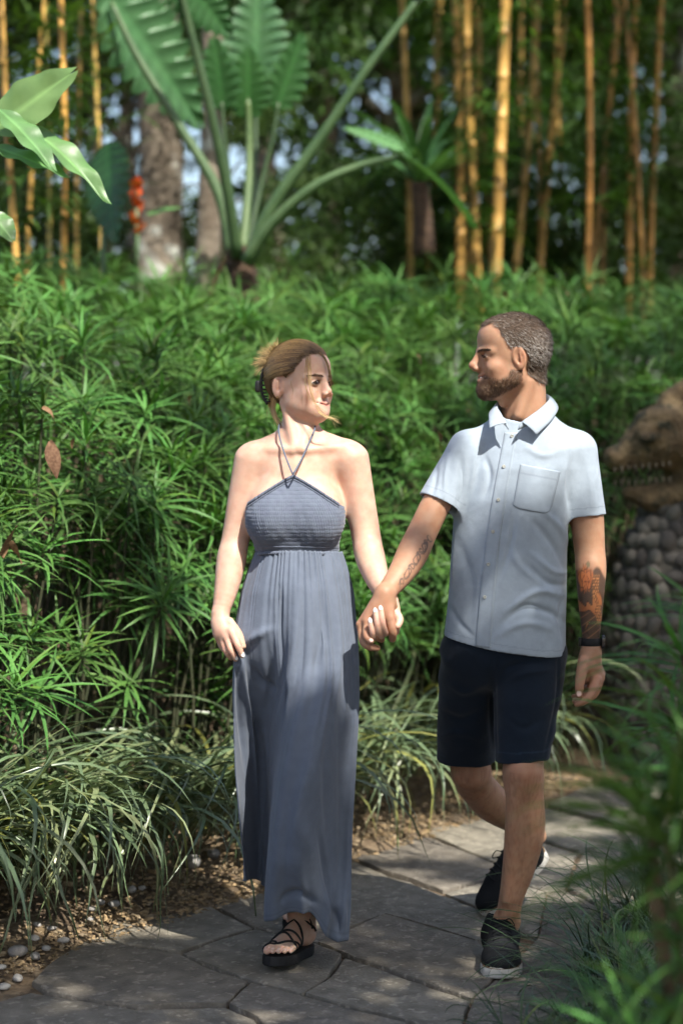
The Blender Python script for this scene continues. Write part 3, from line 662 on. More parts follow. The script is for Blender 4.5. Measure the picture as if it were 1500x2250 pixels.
# ================================================================== bodies: smooth-blended volumes, meshed as one skin
class Grid:
    def __init__(s, xs, ys, zs):
        s.a = [np.asarray(v, np.float32) for v in (xs, ys, zs)]; s.D = np.full([len(v) for v in s.a], 9, np.float32)
    def run(s, prims, off=0.0):
        for op, k, fn, lo, hi in prims:
            m = max(k, .012)+abs(off)+.004; sl=[]; bad=False
            for ax in range(3):
                i0 = np.searchsorted(s.a[ax], lo[ax]-m); i1 = np.searchsorted(s.a[ax], hi[ax]+m)
                if i1-i0 < 1: bad = True
                sl.append(slice(i0, i1))
            if bad: continue
            x = s.a[0][sl[0]][:,None,None]; y = s.a[1][sl[1]][None,:,None]; z = s.a[2][sl[2]][None,None,:]
            b = fn(x, y, z)-(off if op == 'add' else 0)
            A = s.D[tuple(sl)]
            if op == 'add':
                h = np.clip(.5+.5*(A-b)/k, 0, 1); s.D[tuple(sl)] = A*(1-h)+b*h-k*h*(1-h)
            elif op == 'sub':
                b = -b; h = np.clip(.5-.5*(A-b)/k, 0, 1); s.D[tuple(sl)] = A*(1-h)+b*h+k*h*(1-h)
        return s
    def mesh(s):
        D = s.D; a = s.a; S = D < 0
        c = np.zeros([n-1 for n in D.shape], np.int8)
        for i in (0,1):
            for j in (0,1):
                for k in (0,1): c += S[i:D.shape[0]-1+i, j:D.shape[1]-1+j, k:D.shape[2]-1+k]
        act = (c > 0) & (c < 8); idx = np.full(act.shape, -1, np.int32); ijk = np.argwhere(act); idx[act] = np.arange(len(ijk))
        I, J, K = ijk.T; acc = np.zeros((len(ijk), 3)); n = np.zeros(len(ijk))
        cor = [(i,j,k) for i in (0,1) for j in (0,1) for k in (0,1)]
        for p in cor:
            for ax in range(3):
                if p[ax]: continue
                q = list(p); q[ax] = 1
                d0 = D[I+p[0],J+p[1],K+p[2]]; d1 = D[I+q[0],J+q[1],K+q[2]]; cr = (d0 < 0) != (d1 < 0)
                t = np.where(cr, d0/np.where(cr, d0-d1, 1), 0)
                P0 = np.stack([a[0][I+p[0]], a[1][J+p[1]], a[2][K+p[2]]], 1); P1 = np.stack([a[0][I+q[0]], a[1][J+q[1]], a[2][K+q[2]]], 1)
                acc += np.where(cr[:,None], P0+(P1-P0)*t[:,None], 0); n += cr
        V = acc/n[:,None]; Fs=[]
        for ax in range(3):
            A0 = [slice(1,-1)]*3; A0[ax] = slice(0,-1); B0 = [slice(1,-1)]*3; B0[ax] = slice(1,None)
            s0 = S[tuple(A0)]; s1 = S[tuple(B0)]; E = np.argwhere(s0 != s1); fl = s0[s0 != s1]
            o = E.copy(); 
            b, cc = [x for x in range(3) if x != ax]
            # cell index of the edge: along ax same, others (point index) -> cells p-1, p
            base = E.copy(); base[:,b] += 1; base[:,cc] += 1
            def cell(db, dc):
                q = base.copy(); q[:,b] -= db; q[:,cc] -= dc; return idx[q[:,0], q[:,1], q[:,2]]
            qd = np.stack([cell(1,1), cell(0,1), cell(0,0), cell(1,0)], 1)
            flip = ~fl if ax != 1 else fl
            qd[flip] = qd[flip][:, ::-1]
            Fs.append(qd)
        F = np.concatenate(Fs); F = F[(F >= 0).all(1)]
        return V, F
def smooth_mesh(V, F, it=2, lam=.5):
    e = np.concatenate([F[:,[0,1]], F[:,[1,2]], F[:,[2,3]], F[:,[3,0]]])
    deg = np.bincount(e.ravel(), minlength=len(V))[:,None]
    for _ in range(it):
        acc = np.stack([np.bincount(e[:,0], V[e[:,1],c], len(V))+np.bincount(e[:,1], V[e[:,0],c], len(V)) for c in range(3)], 1)
        V = V+(acc/np.maximum(deg,1)-V)*lam
    return V
def vnormals(V, F):
    n = np.cross(V[F[:,2]]-V[F[:,0]], V[F[:,3]]-V[F[:,1]]); N = np.zeros_like(V)
    for i in range(4):
        for c in range(3): N[:,c] += np.bincount(F[:,i], n[:,c], len(V))
    return N/(np.linalg.norm(N, axis=1)[:,None]+1e-12)
def rc(a, b, ra, rb, k=.02, op='add'):
    a = np.asarray(a, float); b = np.asarray(b, float); ba = b-a; L2 = max(float(ba@ba), 1e-9)
    def fn(x,y,z):
        px, py, pz = x-a[0], y-a[1], z-a[2]
        h = np.clip((px*ba[0]+py*ba[1]+pz*ba[2])/L2, 0, 1)
        return np.sqrt((px-ba[0]*h)**2+(py-ba[1]*h)**2+(pz-ba[2]*h)**2)-(ra+(rb-ra)*h)
    m = max(ra, rb); return (op, k, fn, np.minimum(a,b)-m, np.maximum(a,b)+m)
def chain(pts, k=.02, kk=None):
    """pts: (point, radius) joints of a tapering limb -> one smooth volume"""
    Q = spline(np.array([list(q[0])+[q[1]] for q in pts]), (len(pts)-1)*5+1); segs = [rc(Q[i,:3], Q[i+1,:3], Q[i,3], Q[i+1,3])[2] for i in range(len(Q)-1)]
    def fn(x,y,z):
        d = segs[0](x,y,z)
        for g in segs[1:]: d = np.minimum(d, g(x,y,z))
        return d
    m = Q[:,3].max(); return [('add', k, fn, Q[:,:3].min(0)-m, Q[:,:3].max(0)+m)]
def ell(c, r, k=.02, R=None, op='add'):
    c = np.asarray(c, float); r = np.asarray(r, float)*np.ones(3); R_ = np.eye(3) if R is None else np.asarray(R)
    def fn(x,y,z):
        px, py, pz = x-c[0], y-c[1], z-c[2]
        q = [px*R_[0,i]+py*R_[1,i]+pz*R_[2,i] for i in range(3)]
        k0 = np.sqrt(sum((q[i]/r[i])**2 for i in range(3)))+1e-6; k1 = np.sqrt(sum((q[i]/r[i]**2)**2 for i in range(3)))+1e-6
        return k0*(k0-1)/k1
    m = r.max(); return (op, k, fn, c-m, c+m)
def column(zs, cx, cy, rx, ry, rot=0.0, k=.02, pw=2.0):
    o = np.argsort(zs); zs, cx, cy, rx, ry = [np.asarray(v, float)[o] for v in (zs, cx, cy, rx, ry)]
    c, s_ = math.cos(rot), math.sin(rot)
    def fn(x,y,z):
        zz = np.clip(z, zs[0], zs[-1])
        X = x-np.interp(zz, zs, cx); Y = y-np.interp(zz, zs, cy); a = np.interp(zz, zs, rx); b = np.interp(zz, zs, ry)
        u = X*c+Y*s_; v = -X*s_+Y*c
        d = ((np.abs(u)/a)**pw+(np.abs(v)/b)**pw)**(1/pw)
        e = (d-1)*np.minimum(a,b)*1.0
        return np.maximum(e, np.maximum(z-zs[-1], zs[0]-z))
    m = max(rx.max(), ry.max())*1.1
    return ('add', k, fn, np.array([cx.min()-m, cy.min()-m, zs[0]]), np.array([cx.max()+m, cy.max()+m, zs[-1]]))
def cut(prim, p, n):
    op,k,fn,lo,hi = prim; p = np.asarray(p,float); n = nrm(n)
    return (op,k,lambda x,y,z: np.maximum(fn(x,y,z), (x-p[0])*n[0]+(y-p[1])*n[1]+(z-p[2])*n[2]), lo, hi)
def xform(prims, Mx, s):
    """prims given in a local frame -> world; Mx 3x3 columns = axes, with origin"""
    R, o = Mx; out=[]
    for op,k,fn,lo,hi in prims:
        def g(x,y,z,fn=fn):
            px, py, pz = x-o[0], y-o[1], z-o[2]
            return s*fn((px*R[0,0]+py*R[1,0]+pz*R[2,0])/s, (px*R[0,1]+py*R[1,1]+pz*R[2,1])/s, (px*R[0,2]+py*R[1,2]+pz*R[2,2])/s)
        c = R@((lo+hi)/2*s)+o; h = np.abs(R)@((hi-lo)/2*s)
        out.append((op, k*s, g, c-h, c+h))
    return out
def frame(fwd, up=(0,0,1)):
    f = nrm(fwd); l = nrm(np.cross(up, f)); u = np.cross(f, l); return np.stack([f, l, u], 1)
def gaxis(lo, hi, fine, coarse, h0, h1):
    """grid axis, step h0 inside the fine intervals, h1 elsewhere"""
    a=[lo]
    while a[-1] < hi:
        x = a[-1]; st = h0 if any(f0-.01 <= x <= f1 for f0,f1 in fine) else h1
        a.append(x+st)
    return np.array(a)
def w(px, py, d=0.0): return W(px, py, 5.3+d)

MZ = {True: .0525, False: .0470}
def head_prims(male, ear_x=-.006):
    P=[]; A = P.append
    yw = 1.0 if male else .95
    A(ell((-.012,0,.150),(.097,.077*yw,.082),.02))
    A(ell((-.042,0,.132),(.064,.066,.070),.03))
    A(ell((.028,0,.105),(.056,.061*yw,.085),.03))
    A(ell((.045,0,.168),(.042,.057,.040),.03))
    for s in (-1,1):
        if male:
            A(rc((.004,s*.052,.052),(.068,s*.016,.017),.017,.016,.03)); A(rc((.000,s*.055,.10),(.004,s*.053,.052),.014,.016,.03))
        else:
            A(rc((.008,s*.046,.062),(.064,s*.012,.026),.015,.013,.034)); A(rc((.002,s*.05,.10),(.008,s*.046,.062),.013,.015,.03))
        A(ell((.040,s*.034,.055),(.030,.024,.030),.03))
        A(ell((.058,s*.041,.082),(.021,.020,.018),.022))               # cheek, lifted by the smile
        A(rc((.088,s*.010,.1285),(.066,s*.046,.1265),.0095 if male else .007,.010,.012))   # brow
    A(rc((.004,0,.045 if male else .054),(.06,0,.022 if male else .032),.045 if male else .042,.022,.03))
    A(ell((.077 if male else .0765,0,.017 if male else .0255),(.018,.021 if male else .016,.0165),.018))      # chin
    A(ell((.066,0,.050 if male else .046),(.026,.032,.030),.02))
    for s in (-1,1): A(ell((.0945,s*.0305,.1115),(.0150,.0180,.0105),.010,op='sub'))
    for s in (-1,1): A(ell((.0735,s*.0305,.1105),(.0125,.0150,.0115),.004))    # lids over the eyeballs
    A(rc((.0845,0,.116),(.0935,0,.082),.0085,.0130,.010))
    if male:
        A(rc((.0915,0,.123),(.1075,0,.093),.0078,.0098,.008)); A(ell((.1105,0,.0885),(.0115,.0108,.0100),.007))
    else:
        A(rc((.0895,0,.121),(.1035,0,.090),.0065,.0080,.010)); A(ell((.1050,0,.0865),(.0100,.0095,.0088),.007))
    for s in (-1,1):
        A(ell((.1015,s*.0115,.0795),(.0095,.0065,.0075),.005))
        A(ell((.108,s*.0060,.0745),(.0045,.003,.003),.003,op='sub'))
        A(rc((.092,s*.019,.076),(.082,s*.0335,.056),.0036,.0026,.007,op='sub'))     # smile fold
    mz = MZ[male]
    for s in (-1,1):                                                   # lips and the smiling mouth line
        A(rc((.0905,s*.001,mz+.0052),(.0800,s*.0215,mz+.0070),.0054,.0022,.004)); A(rc((.0895,s*.001,mz-.0060),(.0800,s*.0200,mz+.0035),.0070,.0022,.004))
        A(rc((.0985,0,mz),(.0815,s*.0265,mz+.0080),.0022 if not male else .0030,.0018,.0035,op='sub'))
    # ears
    for s in (-1,1):
        Re = np.array(Matrix.Rotation(.22, 3, 'Y') @ Matrix.Rotation(-s*.38, 3, 'Z')); c = np.array([ear_x-.006, s*.076*yw, .106])
        q = lambda v: c+Re@(np.array(v)*[1,s,1])
        A(ell(q((0,.006,.002)),(.0195,.0055,.0325),.005,Re))
        A(ell(q((.003,.004,-.024)),(.009,.0055,.010),.005,Re))
        A(ell(q((.000,.0125,.004)),(.0125,.0062,.0205),.003,Re,op='sub'))
        A(ell(q((.004,.012,-.008)),(.0060,.008,.0075),.003,Re,op='sub'))
        A(rc(q((.012,.006,-.004)),q((.011,.008,-.012)),.0035,.0035,.003))
        A(rc(q((-.004,.0085,.014)),q((-.0035,.008,-.012)),.0028,.0026,.002))
    return P
def hairline(x, y, male):
    th = np.degrees(np.arctan2(np.abs(y), x+(.003 if male else .012)))
    if male: return np.interp(th, [0,14,32,45,58,70,84,100,118,150,180], [.198,.200,.205,.192,.160,.135,.118,.108,.062,.040,.036])
    return np.interp(th, [0,20,36,50,62,76,96,118,150,180], [.200,.199,.188,.165,.136,.116,.110,.070,.042,.038])
def strands(mb, P, wid, nor, cols, taper=True, both=False):
    """P: (n, m, 3) strand points, nor: (n,3) or (n,m,3) facing; ribbons"""
    n, m, _ = P.shape; T = np.gradient(P, axis=1)
    if nor.ndim == 2: nor = np.repeat(nor[:,None,:], m, 1)
    sd = np.cross(T, nor); sd /= np.linalg.norm(sd, axis=2)[...,None]+1e-12
    tp = np.linspace(1, .25, m) if taper else np.ones(m)
    if both: tp = np.clip(np.sin(np.linspace(.08, .92, m)*np.pi)*1.6, .1, 1)
    ww = (np.asarray(wid).reshape(-1,1)*tp[None,:])[...,None]*.5
    V = np.stack([P+sd*ww, P-sd*ww], 2).reshape(-1,3)
    i = np.arange(n)[:,None]*(2*m)+np.arange(m-1)[None,:]*2
    F = np.stack([i, i+1, i+3, i+2], -1).reshape(-1,4)
    C = np.repeat(cols[:,None,:], 2*m, 1) if cols.ndim == 2 else np.repeat(cols, 2, 1)
    return V, F, C.reshape(-1,3)
def folds(V, N, lst, front=True):
    """press cloth folds into a mesh: each (photo polyline, width m, depth m)"""
    d = V-np.array([0,0,CAMH]); f = d[:,1]*math.cos(TH)-d[:,2]*math.sin(TH); up = d[:,1]*math.sin(TH)+d[:,2]*math.cos(TH)
    px = 750+FPX*d[:,0]/f; py = 1125-FPX*up/f
    face = sstep(0.0, .35, -N[:,1]) if front else 1.0
    out = np.zeros(len(V))
    for pts, wd_, dep in lst:
        Q = spline(np.array(pts, float), 24); best = np.full(len(V), 1e9); tt = np.zeros(len(V)); sg = np.zeros(len(V))
        for i in range(len(Q)-1):
            ab = Q[i+1]-Q[i]; L = ab@ab+1e-9
            h = np.clip(((px-Q[i,0])*ab[0]+(py-Q[i,1])*ab[1])/L, 0, 1)
            ex = px-Q[i,0]-ab[0]*h; ey = py-Q[i,1]-ab[1]*h; dd = ex*ex+ey*ey
            m = dd < best; best[m] = dd[m]; tt[m] = (i+h[m])/(len(Q)-1)
        wpx = wd_*800
        out += dep*np.exp(-best/(wpx*wpx))*np.sin(np.pi*np.clip(tt*.9+.05,0,1))
    return V+N*(out*face)[:,None]
def project(bvh, px, py, lift=.0015, y0=4.2):
    """point of a garment's front under photo pixel, raised by lift"""
    o = W(px, py, y0); d = nrm(W(px, py, 6.0)-o)
    h = bvh.ray_cast(Vector(o), Vector(d))
    if h[0] is None: return None
    return np.array(h[0])-d*lift
def bvh_of(V, F): return BVHTree.FromPolygons([tuple(v) for v in V], [tuple(int(i) for i in f) for f in F])

def skin_mat(name, c, sss):
    m = mat(name, c, (c[0]*.90, c[1]*.80, c[2]*.78), 38, .52, .12, 330, attr=True, spec=.38, sss=sss, bdist=.002, lo=.3, hi=.7)
    return m
M['skinw'] = skin_mat('skin_light', (.59,.395,.30), .4)
M['skinm'] = skin_mat('skin_tan', (.40,.232,.145), .25)
M['hairw'] = mat('hair_blonde', (1,1,1), None, rough=.42, attr=True, spec=.35)
M['hairm'] = mat('hair_dark', (1,1,1), None, rough=.5, attr=True, spec=.3)
M['black'] = mat('black_plastic', (.012,.012,.013), None, rough=.4, spec=.4)
M['rubber'] = mat('black_rubber', (.010,.010,.011), (.016,.016,.017), 40, .75, spec=.25)
M['nail'] = mat('nail_white', (.82,.79,.78), None, rough=.25, spec=.5)
M['nailn'] = mat('nail_natural', (.72,.50,.42), None, rough=.3, spec=.5)
M['gold'] = mat('gold', (.8,.6,.25), None, rough=.25, metal=1.0)
M['eye'] = mat('eye', (1,1,1), None, rough=.15, attr=True, spec=.5)

def head_to_local(V, Rh, oh, s): return (V-oh)@Rh/s
def colour_head(C, L, male):
    """tints that belong to the skin: lips, flush, brows, stubble; the mouth line is painted shade"""
    x, y, z = L.T; ay = np.abs(y)
    inh = (z > -.03) & (x > -.12)
    lips = np.exp(-(((z-MZ[male]-.0080*(ay/.0265))/(.0092*(1-.62*np.clip(ay/.0265,0,1))))**2+(ay/.025)**4))*(x > .066)*inh
    lc = np.array([.90,.46,.46]) if not male else np.array([.92,.58,.52])
    C *= 1-lips[:,None]*(1-lc)*.85
    fl = (np.exp(-(((x-.06)/.03)**2+((ay-.045)/.02)**2+((z-.078)/.022)**2))*.6+np.exp(-(((x-.115)/.015)**2+(ay/.015)**2+((z-.083)/.015)**2))*.7+np.exp(-(((x+.01)/.02)**2+((ay-.082)/.016)**2+((z-.105)/.035)**2))*.6)*inh
    C *= 1-fl[:,None]*np.array([.0,.16,.18])
    mouth = np.exp(-(((z-MZ[male]-.0082*(ay/.0265))/.0021)**2+(ay/.026)**6))*(x > .066)*inh  # painted dark line stands in for the shade between the lips
    C *= 1-mouth[:,None]*.75
    return C
def beard_mask(L):
    x, y, z = L.T; ay = np.abs(y)
    top = np.interp(x, [-.02,-.002,.012,.03,.05,.07,.085,.095,.11], [.112,.112,.088,.058,.048,.053,.0655,.0670,.0670])
    bot = np.interp(x, [-.02,0,.03,.06,.08], [.05,.028,.010,-.004,-.012])
    m = sstep(.007,-.012, z-top)*sstep(-.006,.012, z-bot)*sstep(-.018,-.002,x)
    under = sstep(.0,.03,x)*sstep(-.02,.0,z)*sstep(.07,.03,z)
    lip = np.exp(-(((z-.0530-.005*(ay/.025)**2)/.0092)**2+(ay/.025)**4))*(x > .075)
    ear = (np.hypot(x-.001, z-.105) < .033) & (ay > .064)
    return np.clip(m, 0, 1)*(1-np.clip(lip*1.6,0,1))*~ear
# ================================================================== the woman
woman = empty('person', tuple(w(650,2110,.05)*[1,1,0]))
tag(woman, 'person with blonde clipped-up hair in a long slate-blue halter dress, walking', 'person')
WB = np.array(woman.location)
def part(name, V, F, m, parent, col=None, smooth=True, base=None):
    b = WB if base is None else base
    return link(name, mesh_from(name, np.asarray(V)-b, F, m, smooth, col), parent)
ang = math.radians(51); Rw = frame((math.sin(ang), -math.cos(ang), .05), (.05,.0,1)); sW = .93
oW = w(662,930,.02)
# torso volumes (shared with the bodice)
tw = [ell(w(649,1120,.005),(.128,.092,.150),.03), ell(w(656,1010,.015),(.132,.066,.062),.04),
      ell(w(599,1142,-.060),(.066,.062,.074),.05), ell(w(697,1142,-.060),(.066,.062,.074),.05),
      ell(w(655,1235,.005),(.112,.088,.10),.04), ell(w(652,1350,.01),(.150,.115,.13),.05)]
bw = list(tw)
bw += [rc(w(655,968,.02), w(572,1000,.02), .046, .038, .03), rc(w(655,966,.02), w(752,994,.02), .046, .038, .03),
       rc(w(656,985,.02), w(662,880,.035), .051, .047, .025),
       rc(w(640,990,-.050), w(562,986,-.014), .0095, .010, .014), rc(w(668,989,-.050), w(755,982,-.014), .0095, .010, .014),
       rc(w(622,885,.0), w(650,985,-.046), .010, .009, .018), rc(w(688,900,.02), w(662,985,-.046), .008, .008, .016)]
bw += chain([(w(552,1012,.01),.047),(w(532,1090,.01),.038),(w(517,1185,.01),.0375),(w(508,1232,-.012),.0405),(w(497,1295,-.042),.0325),(w(484,1347,-.064),.0225)], .025, .015)
bw += chain([(w(773,1010,.01),.047),(w(789,1090,.005),.0415),(w(805,1185,-.01),.040),(w(813,1225,-.05),.0405),(w(830,1275,-.115),.032),(w(853,1318,-.168),.0225)], .025, .015)
# her right hand gathering the skirt
bw += chain([(w(484,1350,-.066),.0215),(w(490,1378,-.082),.025),(w(500,1396,-.092),.0225)], .012) + [rc(w(479,1368,-.072), w(482,1394,-.082), .019, .017, .012)]
bw += chain([(w(508,1385,-.105),.0125),(w(522,1416,-.128),.0100),(w(532,1441,-.126),.0078)], .006,.003)
bw += chain([(w(499,1398,-.102),.0118),(w(508,1428,-.118),.0098),(w(518,1448,-.112),.0075)], .005,.0025)
bw += chain([(w(489,1400,-.092),.0112),(w(497,1430,-.103),.0094),(w(508,1446,-.094),.0072)], .005,.0025)
bw += chain([(w(480,1394,-.080),.0102),(w(487,1420,-.086),.0084),(w(499,1434,-.080),.0066)], .005,.0025)
bw += chain([(w(504,1366,-.088),.0125),(w(524,1392,-.104),.0105),(w(535,1420,-.112),.0082)], .006,.003)
# her left hand, laced into his
bw += chain([(w(853,1318,-.168),.0225),(w(858,1338,-.178),.024),(w(852,1368,-.183),.026)], .012) + [rc(w(861,1340,-.176), w(866,1368,-.185), .018, .016, .01)]
bw += chain([(w(866,1344,-.188),.0135),(w(877,1362,-.205),.0110),(w(871,1380,-.222),.0080)], .006,.003)
bw += chain([(w(836,1380,-.185),.0100),(w(822,1401,-.222),.0085),(w(818,1390,-.246),.0080),(w(813,1367,-.246),.0066)], .004,.0022)
bw += chain([(w(843,1384,-.185),.0105),(w(836,1398,-.226),.0088),(w(830,1378,-.252),.0084),(w(824,1343,-.244),.0070)], .004,.0022)
bw += chain([(w(850,1386,-.185),.0105),(w(846,1391,-.230),.0088),(w(841,1372,-.254),.0084),(w(836,1338,-.246),.0070)], .004,.0022)
bw += chain([(w(858,1384,-.185),.0105),(w(868,1390,-.205),.0088),(w(872,1376,-.232),.0078)], .004,.0022)
# legs inside the skirt, forward left foot on the sandal
bw += chain([(w(695,1420,-.02),.080),(w(672,1710,-.115),.048),(w(662,1830,-.05),.046),(w(656,2000,.075),.031)], .03)
bw += chain([(w(612,1420,.04),.076),(w(650,1715,.15),.045),(w(660,1820,.27),.044),(w(672,1945,.46),.031)], .03)
def foot_prims():
    P = [ell((.030,0,.030),(.032,.028,.028),.02), rc((.035,0,.035),(.15,.002,.022),.026,.020,.03), ell((.155,.004,.022),(.042,.040,.018),.02),
         rc((.045,0,.075),(.13,.004,.032),.030,.022,.03), rc((.042,0,.055),(.042,0,.115),.029,.030,.02)]
    # big toe on the inner (+y) side
    for y0, x1, y1, r in ((.026,.232,.026,.0118),(.008,.232,.009,.0082),(-.006,.226,-.006,.0078),(-.019,.217,-.020,.0074),(-.031,.205,-.033,.0070)):
        P += [rc((.165,y0*.9,.020),(x1-.018,y1,.018),r*1.02,r,.008), rc((x1-.018,y1,.018),(x1,y1,.013),r,r*.88,.003)]
    return P
def place(origin, fwd, pitch): 
    f = nrm([fwd[0], fwd[1], 0]); f = nrm(np.array([f[0]*math.cos(pitch), f[1]*math.cos(pitch), math.sin(pitch)])); return frame(f), np.asarray(origin, float)
FT = {}
toe = W(603,2122,5.20); heel = W(676,2052,5.42); heel[2] = .004
fv = toe-heel; pit = math.asin(np.clip(fv[2]/np.linalg.norm(fv), -.3, .3))
R1, o1 = place(heel, fv, pit)
FT['front'] = (R1, o1+R1[:,2]*.024)
R2, o2 = place(W(705,1985,5.83)*[1,1,0]+[0,0,.10], (-.10,-.23), -.42)
FT['rear'] = (R2, o2+R2[:,2]*.024)
mir = np.diag([1,-1,1])
# her left foot's inner side faces photo-left: local +y is photo-right, so mirror
fp = foot_prims()
bw += xform(fp, (R1@mir, FT['front'][1]), 1.0) + xform(fp, (R2, FT['rear'][1]), 1.0)
bw += xform(head_prims(False, -.016), (Rw, oW), sW)
zs = gaxis(-.01, 1.75, [(1.49,1.70),(.85,1.04),(-.01,.14)], None, .0022, .0042)
xs = gaxis(-.42, .19, [(-.17,-.01),(.06,.17)], None, .0022, .0032); ys = gaxis(4.99, 5.88, [(5.03,5.15),(5.20,5.40)], None, .0023, .0045)
g = Grid(xs, ys, zs).run(bw); VW, FW = g.mesh(); VW = smooth_mesh(VW, FW, 1, .4); NW = vnormals(VW, FW)
LW = head_to_local(VW, Rw, oW, sW)
C = np.ones((len(VW),3)); hm = VW[:,2] > 1.42; C[hm] = colour_head(C[hm], LW[hm], False)
dd = np.minimum(np.linalg.norm(VW-w(836,1350,-.24),axis=1), np.linalg.norm(VW-w(505,1410,-.1),axis=1)); C *= 1-np.exp(-(dd/.06)**2)[:,None]*np.array([0,.07,.08])
C *= (1+.04*vnoise(VW, 22, 3))[:,None]
part('body', VW, FW, M['skinw'], woman, C)

# ---- eyes, lashes, brows
def ico(c, r, n=10, m=8):
    V=[]; F=[]
    for i in range(m+1):
        for j in range(n): a = math.pi*i/m; b = 2*math.pi*j/n; V.append((math.sin(a)*math.cos(b), math.sin(a)*math.sin(b), math.cos(a)))
    for i in range(m):
        for j in range(n): F.append((i*n+j, (i+1)*n+j, (i+1)*n+(j+1)%n, i*n+(j+1)%n))
    return np.array(V)*np.asarray(r)+c, F
def eyes(person, Rh, oh, s, male, B, gaze, Lh, Fh):
    sel = (Lh[:,0] > .05) & (Lh[:,2] > .09) & (Lh[:,2] < .16); fk = sel[Fh].all(1); fb_ = bvh_of(Lh, Fh[fk])
    def seat(q, lift):
        h = fb_.ray_cast(Vector((q[0]+.05,q[1],q[2])), Vector((-1,0,0))); return np.array([h[0][0]+lift,q[1],q[2]]) if h[0] is not None else q
    for sd in (-1,1):
        c = np.array([.0755, sd*.0305, .1105]); V, F = ico(np.zeros(3), 1, 18, 14)
        Cc = np.ones((len(V),3))*([.55,.50,.47] if not male else [.30,.24,.21]); gz = nrm(np.array(gaze)+[0, sd*.12, -.06]); q = V@gz
        Cc[q > .72] = (.07,.042,.025); Cc[q > .94] = (.01,.01,.01)
        V = c+V*[.0118,.0150 if not male else .0135,.0066 if not male else .0030]+[.0026,0,0]
        o = part('eye', (V*s)@Rh.T+oh, F, M['eye'], person, Cc, base=B)
        # lash line and brow
        t = np.linspace(-1, 1, 40)
        up = np.stack([c[0]+.0145-.0065*t*t, c[1]+.0148*t, c[2]+(.0062 if not male else .0045)*(1-t*t)], 1)
        n = len(up); dirs = np.stack([np.full(n,.8), .35*t*1.0, np.full(n,.35)],1)
        Ps = np.stack([up, up+dirs*.003, up+dirs*.0055+[0,0,.001]], 1)
        V, F, Cc = strands(None, Ps, np.full(n,.0019), np.tile([0,.0,1.0],(n,1)), np.tile([[.02,.013,.01]],(n,1)))
        V2, F2 = tube(np.concatenate([up]), .0015 if not male else .0012, 5)
        F = [tuple(f) for f in F]+[tuple(i+len(V) for i in f) for f in F2]; V = np.concatenate([V, V2]); Cc = np.concatenate([Cc, np.tile([[.02,.013,.01]],(len(V2),1))])
        part('eyelash', (V*s)@Rh.T+oh, F, M['hairm'], person, Cc, base=B)
        nb = 230 if male else 210; t = rng.uniform(-1, 1, nb); thick = (.0048 if male else .0040)
        bx = .0985-.0075*(t+.4)**2-(0 if male else .002); by = sd*(.031+.0215*t); bz = (.1290+.0020*(1-(t-.35)**2) if male else .1322+.0017*(1-(t-.25)**2)+.0012*np.clip(-t-.2,0,1))+rng.normal(0, 1, nb)*thick*.45*(1-.5*np.clip(t,0,1))-.001
        b0 = np.stack([bx-.001*abs(by)/.03, by, bz], 1); dr = np.stack([np.full(nb,-.12)-.35*np.clip(t,0,1), np.full(nb, sd*.9), np.full(nb,.2)-.5*np.clip(t-.3,0,1)], 1)
        b0 = np.array([seat(q,.0006) for q in b0])
        Ps = np.stack([b0, b0+dr*.004, b0+dr*.0075], 1)
        cc = np.array([.055,.034,.022]) if male else np.array([.10,.058,.034])
        V, F, Cc = strands(None, Ps, np.full(nb,.0010), np.tile([1.0,0,.2],(nb,1)), np.tile(cc[None],(nb,1))*rng.uniform(.6,1.4,(nb,1)))
        part('eyebrow', (V*s)@Rh.T+oh, F, M['hairm'], person, Cc, base=B)
eyes(woman, Rw, oW, sW, False, WB, (1,-.05,.05), LW, FW)

# ---- hair: cap, combed-back strands, tufts, loose locks
earc = np.array([-.020, .075, .107])
def cap_from(V, F, N, L, male, lift, parent, m, colr, B, name='hair'):
    x, y, z = L.T; hl = hairline(x, y, male)
    near = np.sqrt(((L*[1,0,1]-[(-.018 if not male else .003),0,.105])**2).sum(1)) < (.034 if not male else .031)
    ear = near & (np.abs(y) > .060)
    keep = (z > hl+(0 if male else .007)) & ~ear & (z < .26) & (z > .02)
    fk = keep[F].all(1); ids = np.unique(F[fk]); rm = np.full(len(V), -1); rm[ids] = np.arange(len(ids))
    edge = sstep(0, .010, (z-hl)[ids]); vv = V[ids]+N[ids]*(.0008+lift*edge)[:,None]
    ee = sstep(0,.014 if male else .007,(z-hl)[ids])[:,None]; sk_ = np.array([.26,.155,.095]) if male else np.array([.36,.24,.15])
    part(name, vv, rm[F[fk]].astype(np.int32), m, parent, (sk_*(1-ee)+np.array(colr)[None]*ee)*(1+.25*vnoise(L[ids], 60, 2))[:,None], base=B)
    return ids
M['hairc'] = mat('hair_base', (1,1,1), None, rough=.85, attr=True, spec=.1)
capw = cap_from(VW, FW, NW, LW, False, .005, woman, M['hairc'], (.13,.078,.036), WB, 'hair_cap')
CW = np.array([-.012,0,.150]); RW = np.array([.108,.085,.097])
CLIP = np.array([-.100,-.022,.120])
hl_d = LW[capw][:,2]-hairline(LW[capw][:,0], LW[capw][:,1], False); allh = np.nonzero((LW[:,2] > .10) & (LW[:,2] < .25))[0]; hl_a = LW[allh][:,2]-hairline(LW[allh][:,0], LW[allh][:,1], False); rim = allh[(hl_a > -.005) & (hl_a < .012)]
n = 5200; ids = np.concatenate([capw[rng.integers(len(capw), size=3200)], rim[rng.integers(len(rim), size=2000)]]); p = LW[ids].copy(); pts=[]; 
p = CW+(p-CW)*1.02
lay = rng.uniform(.99,1.035,(n,1))
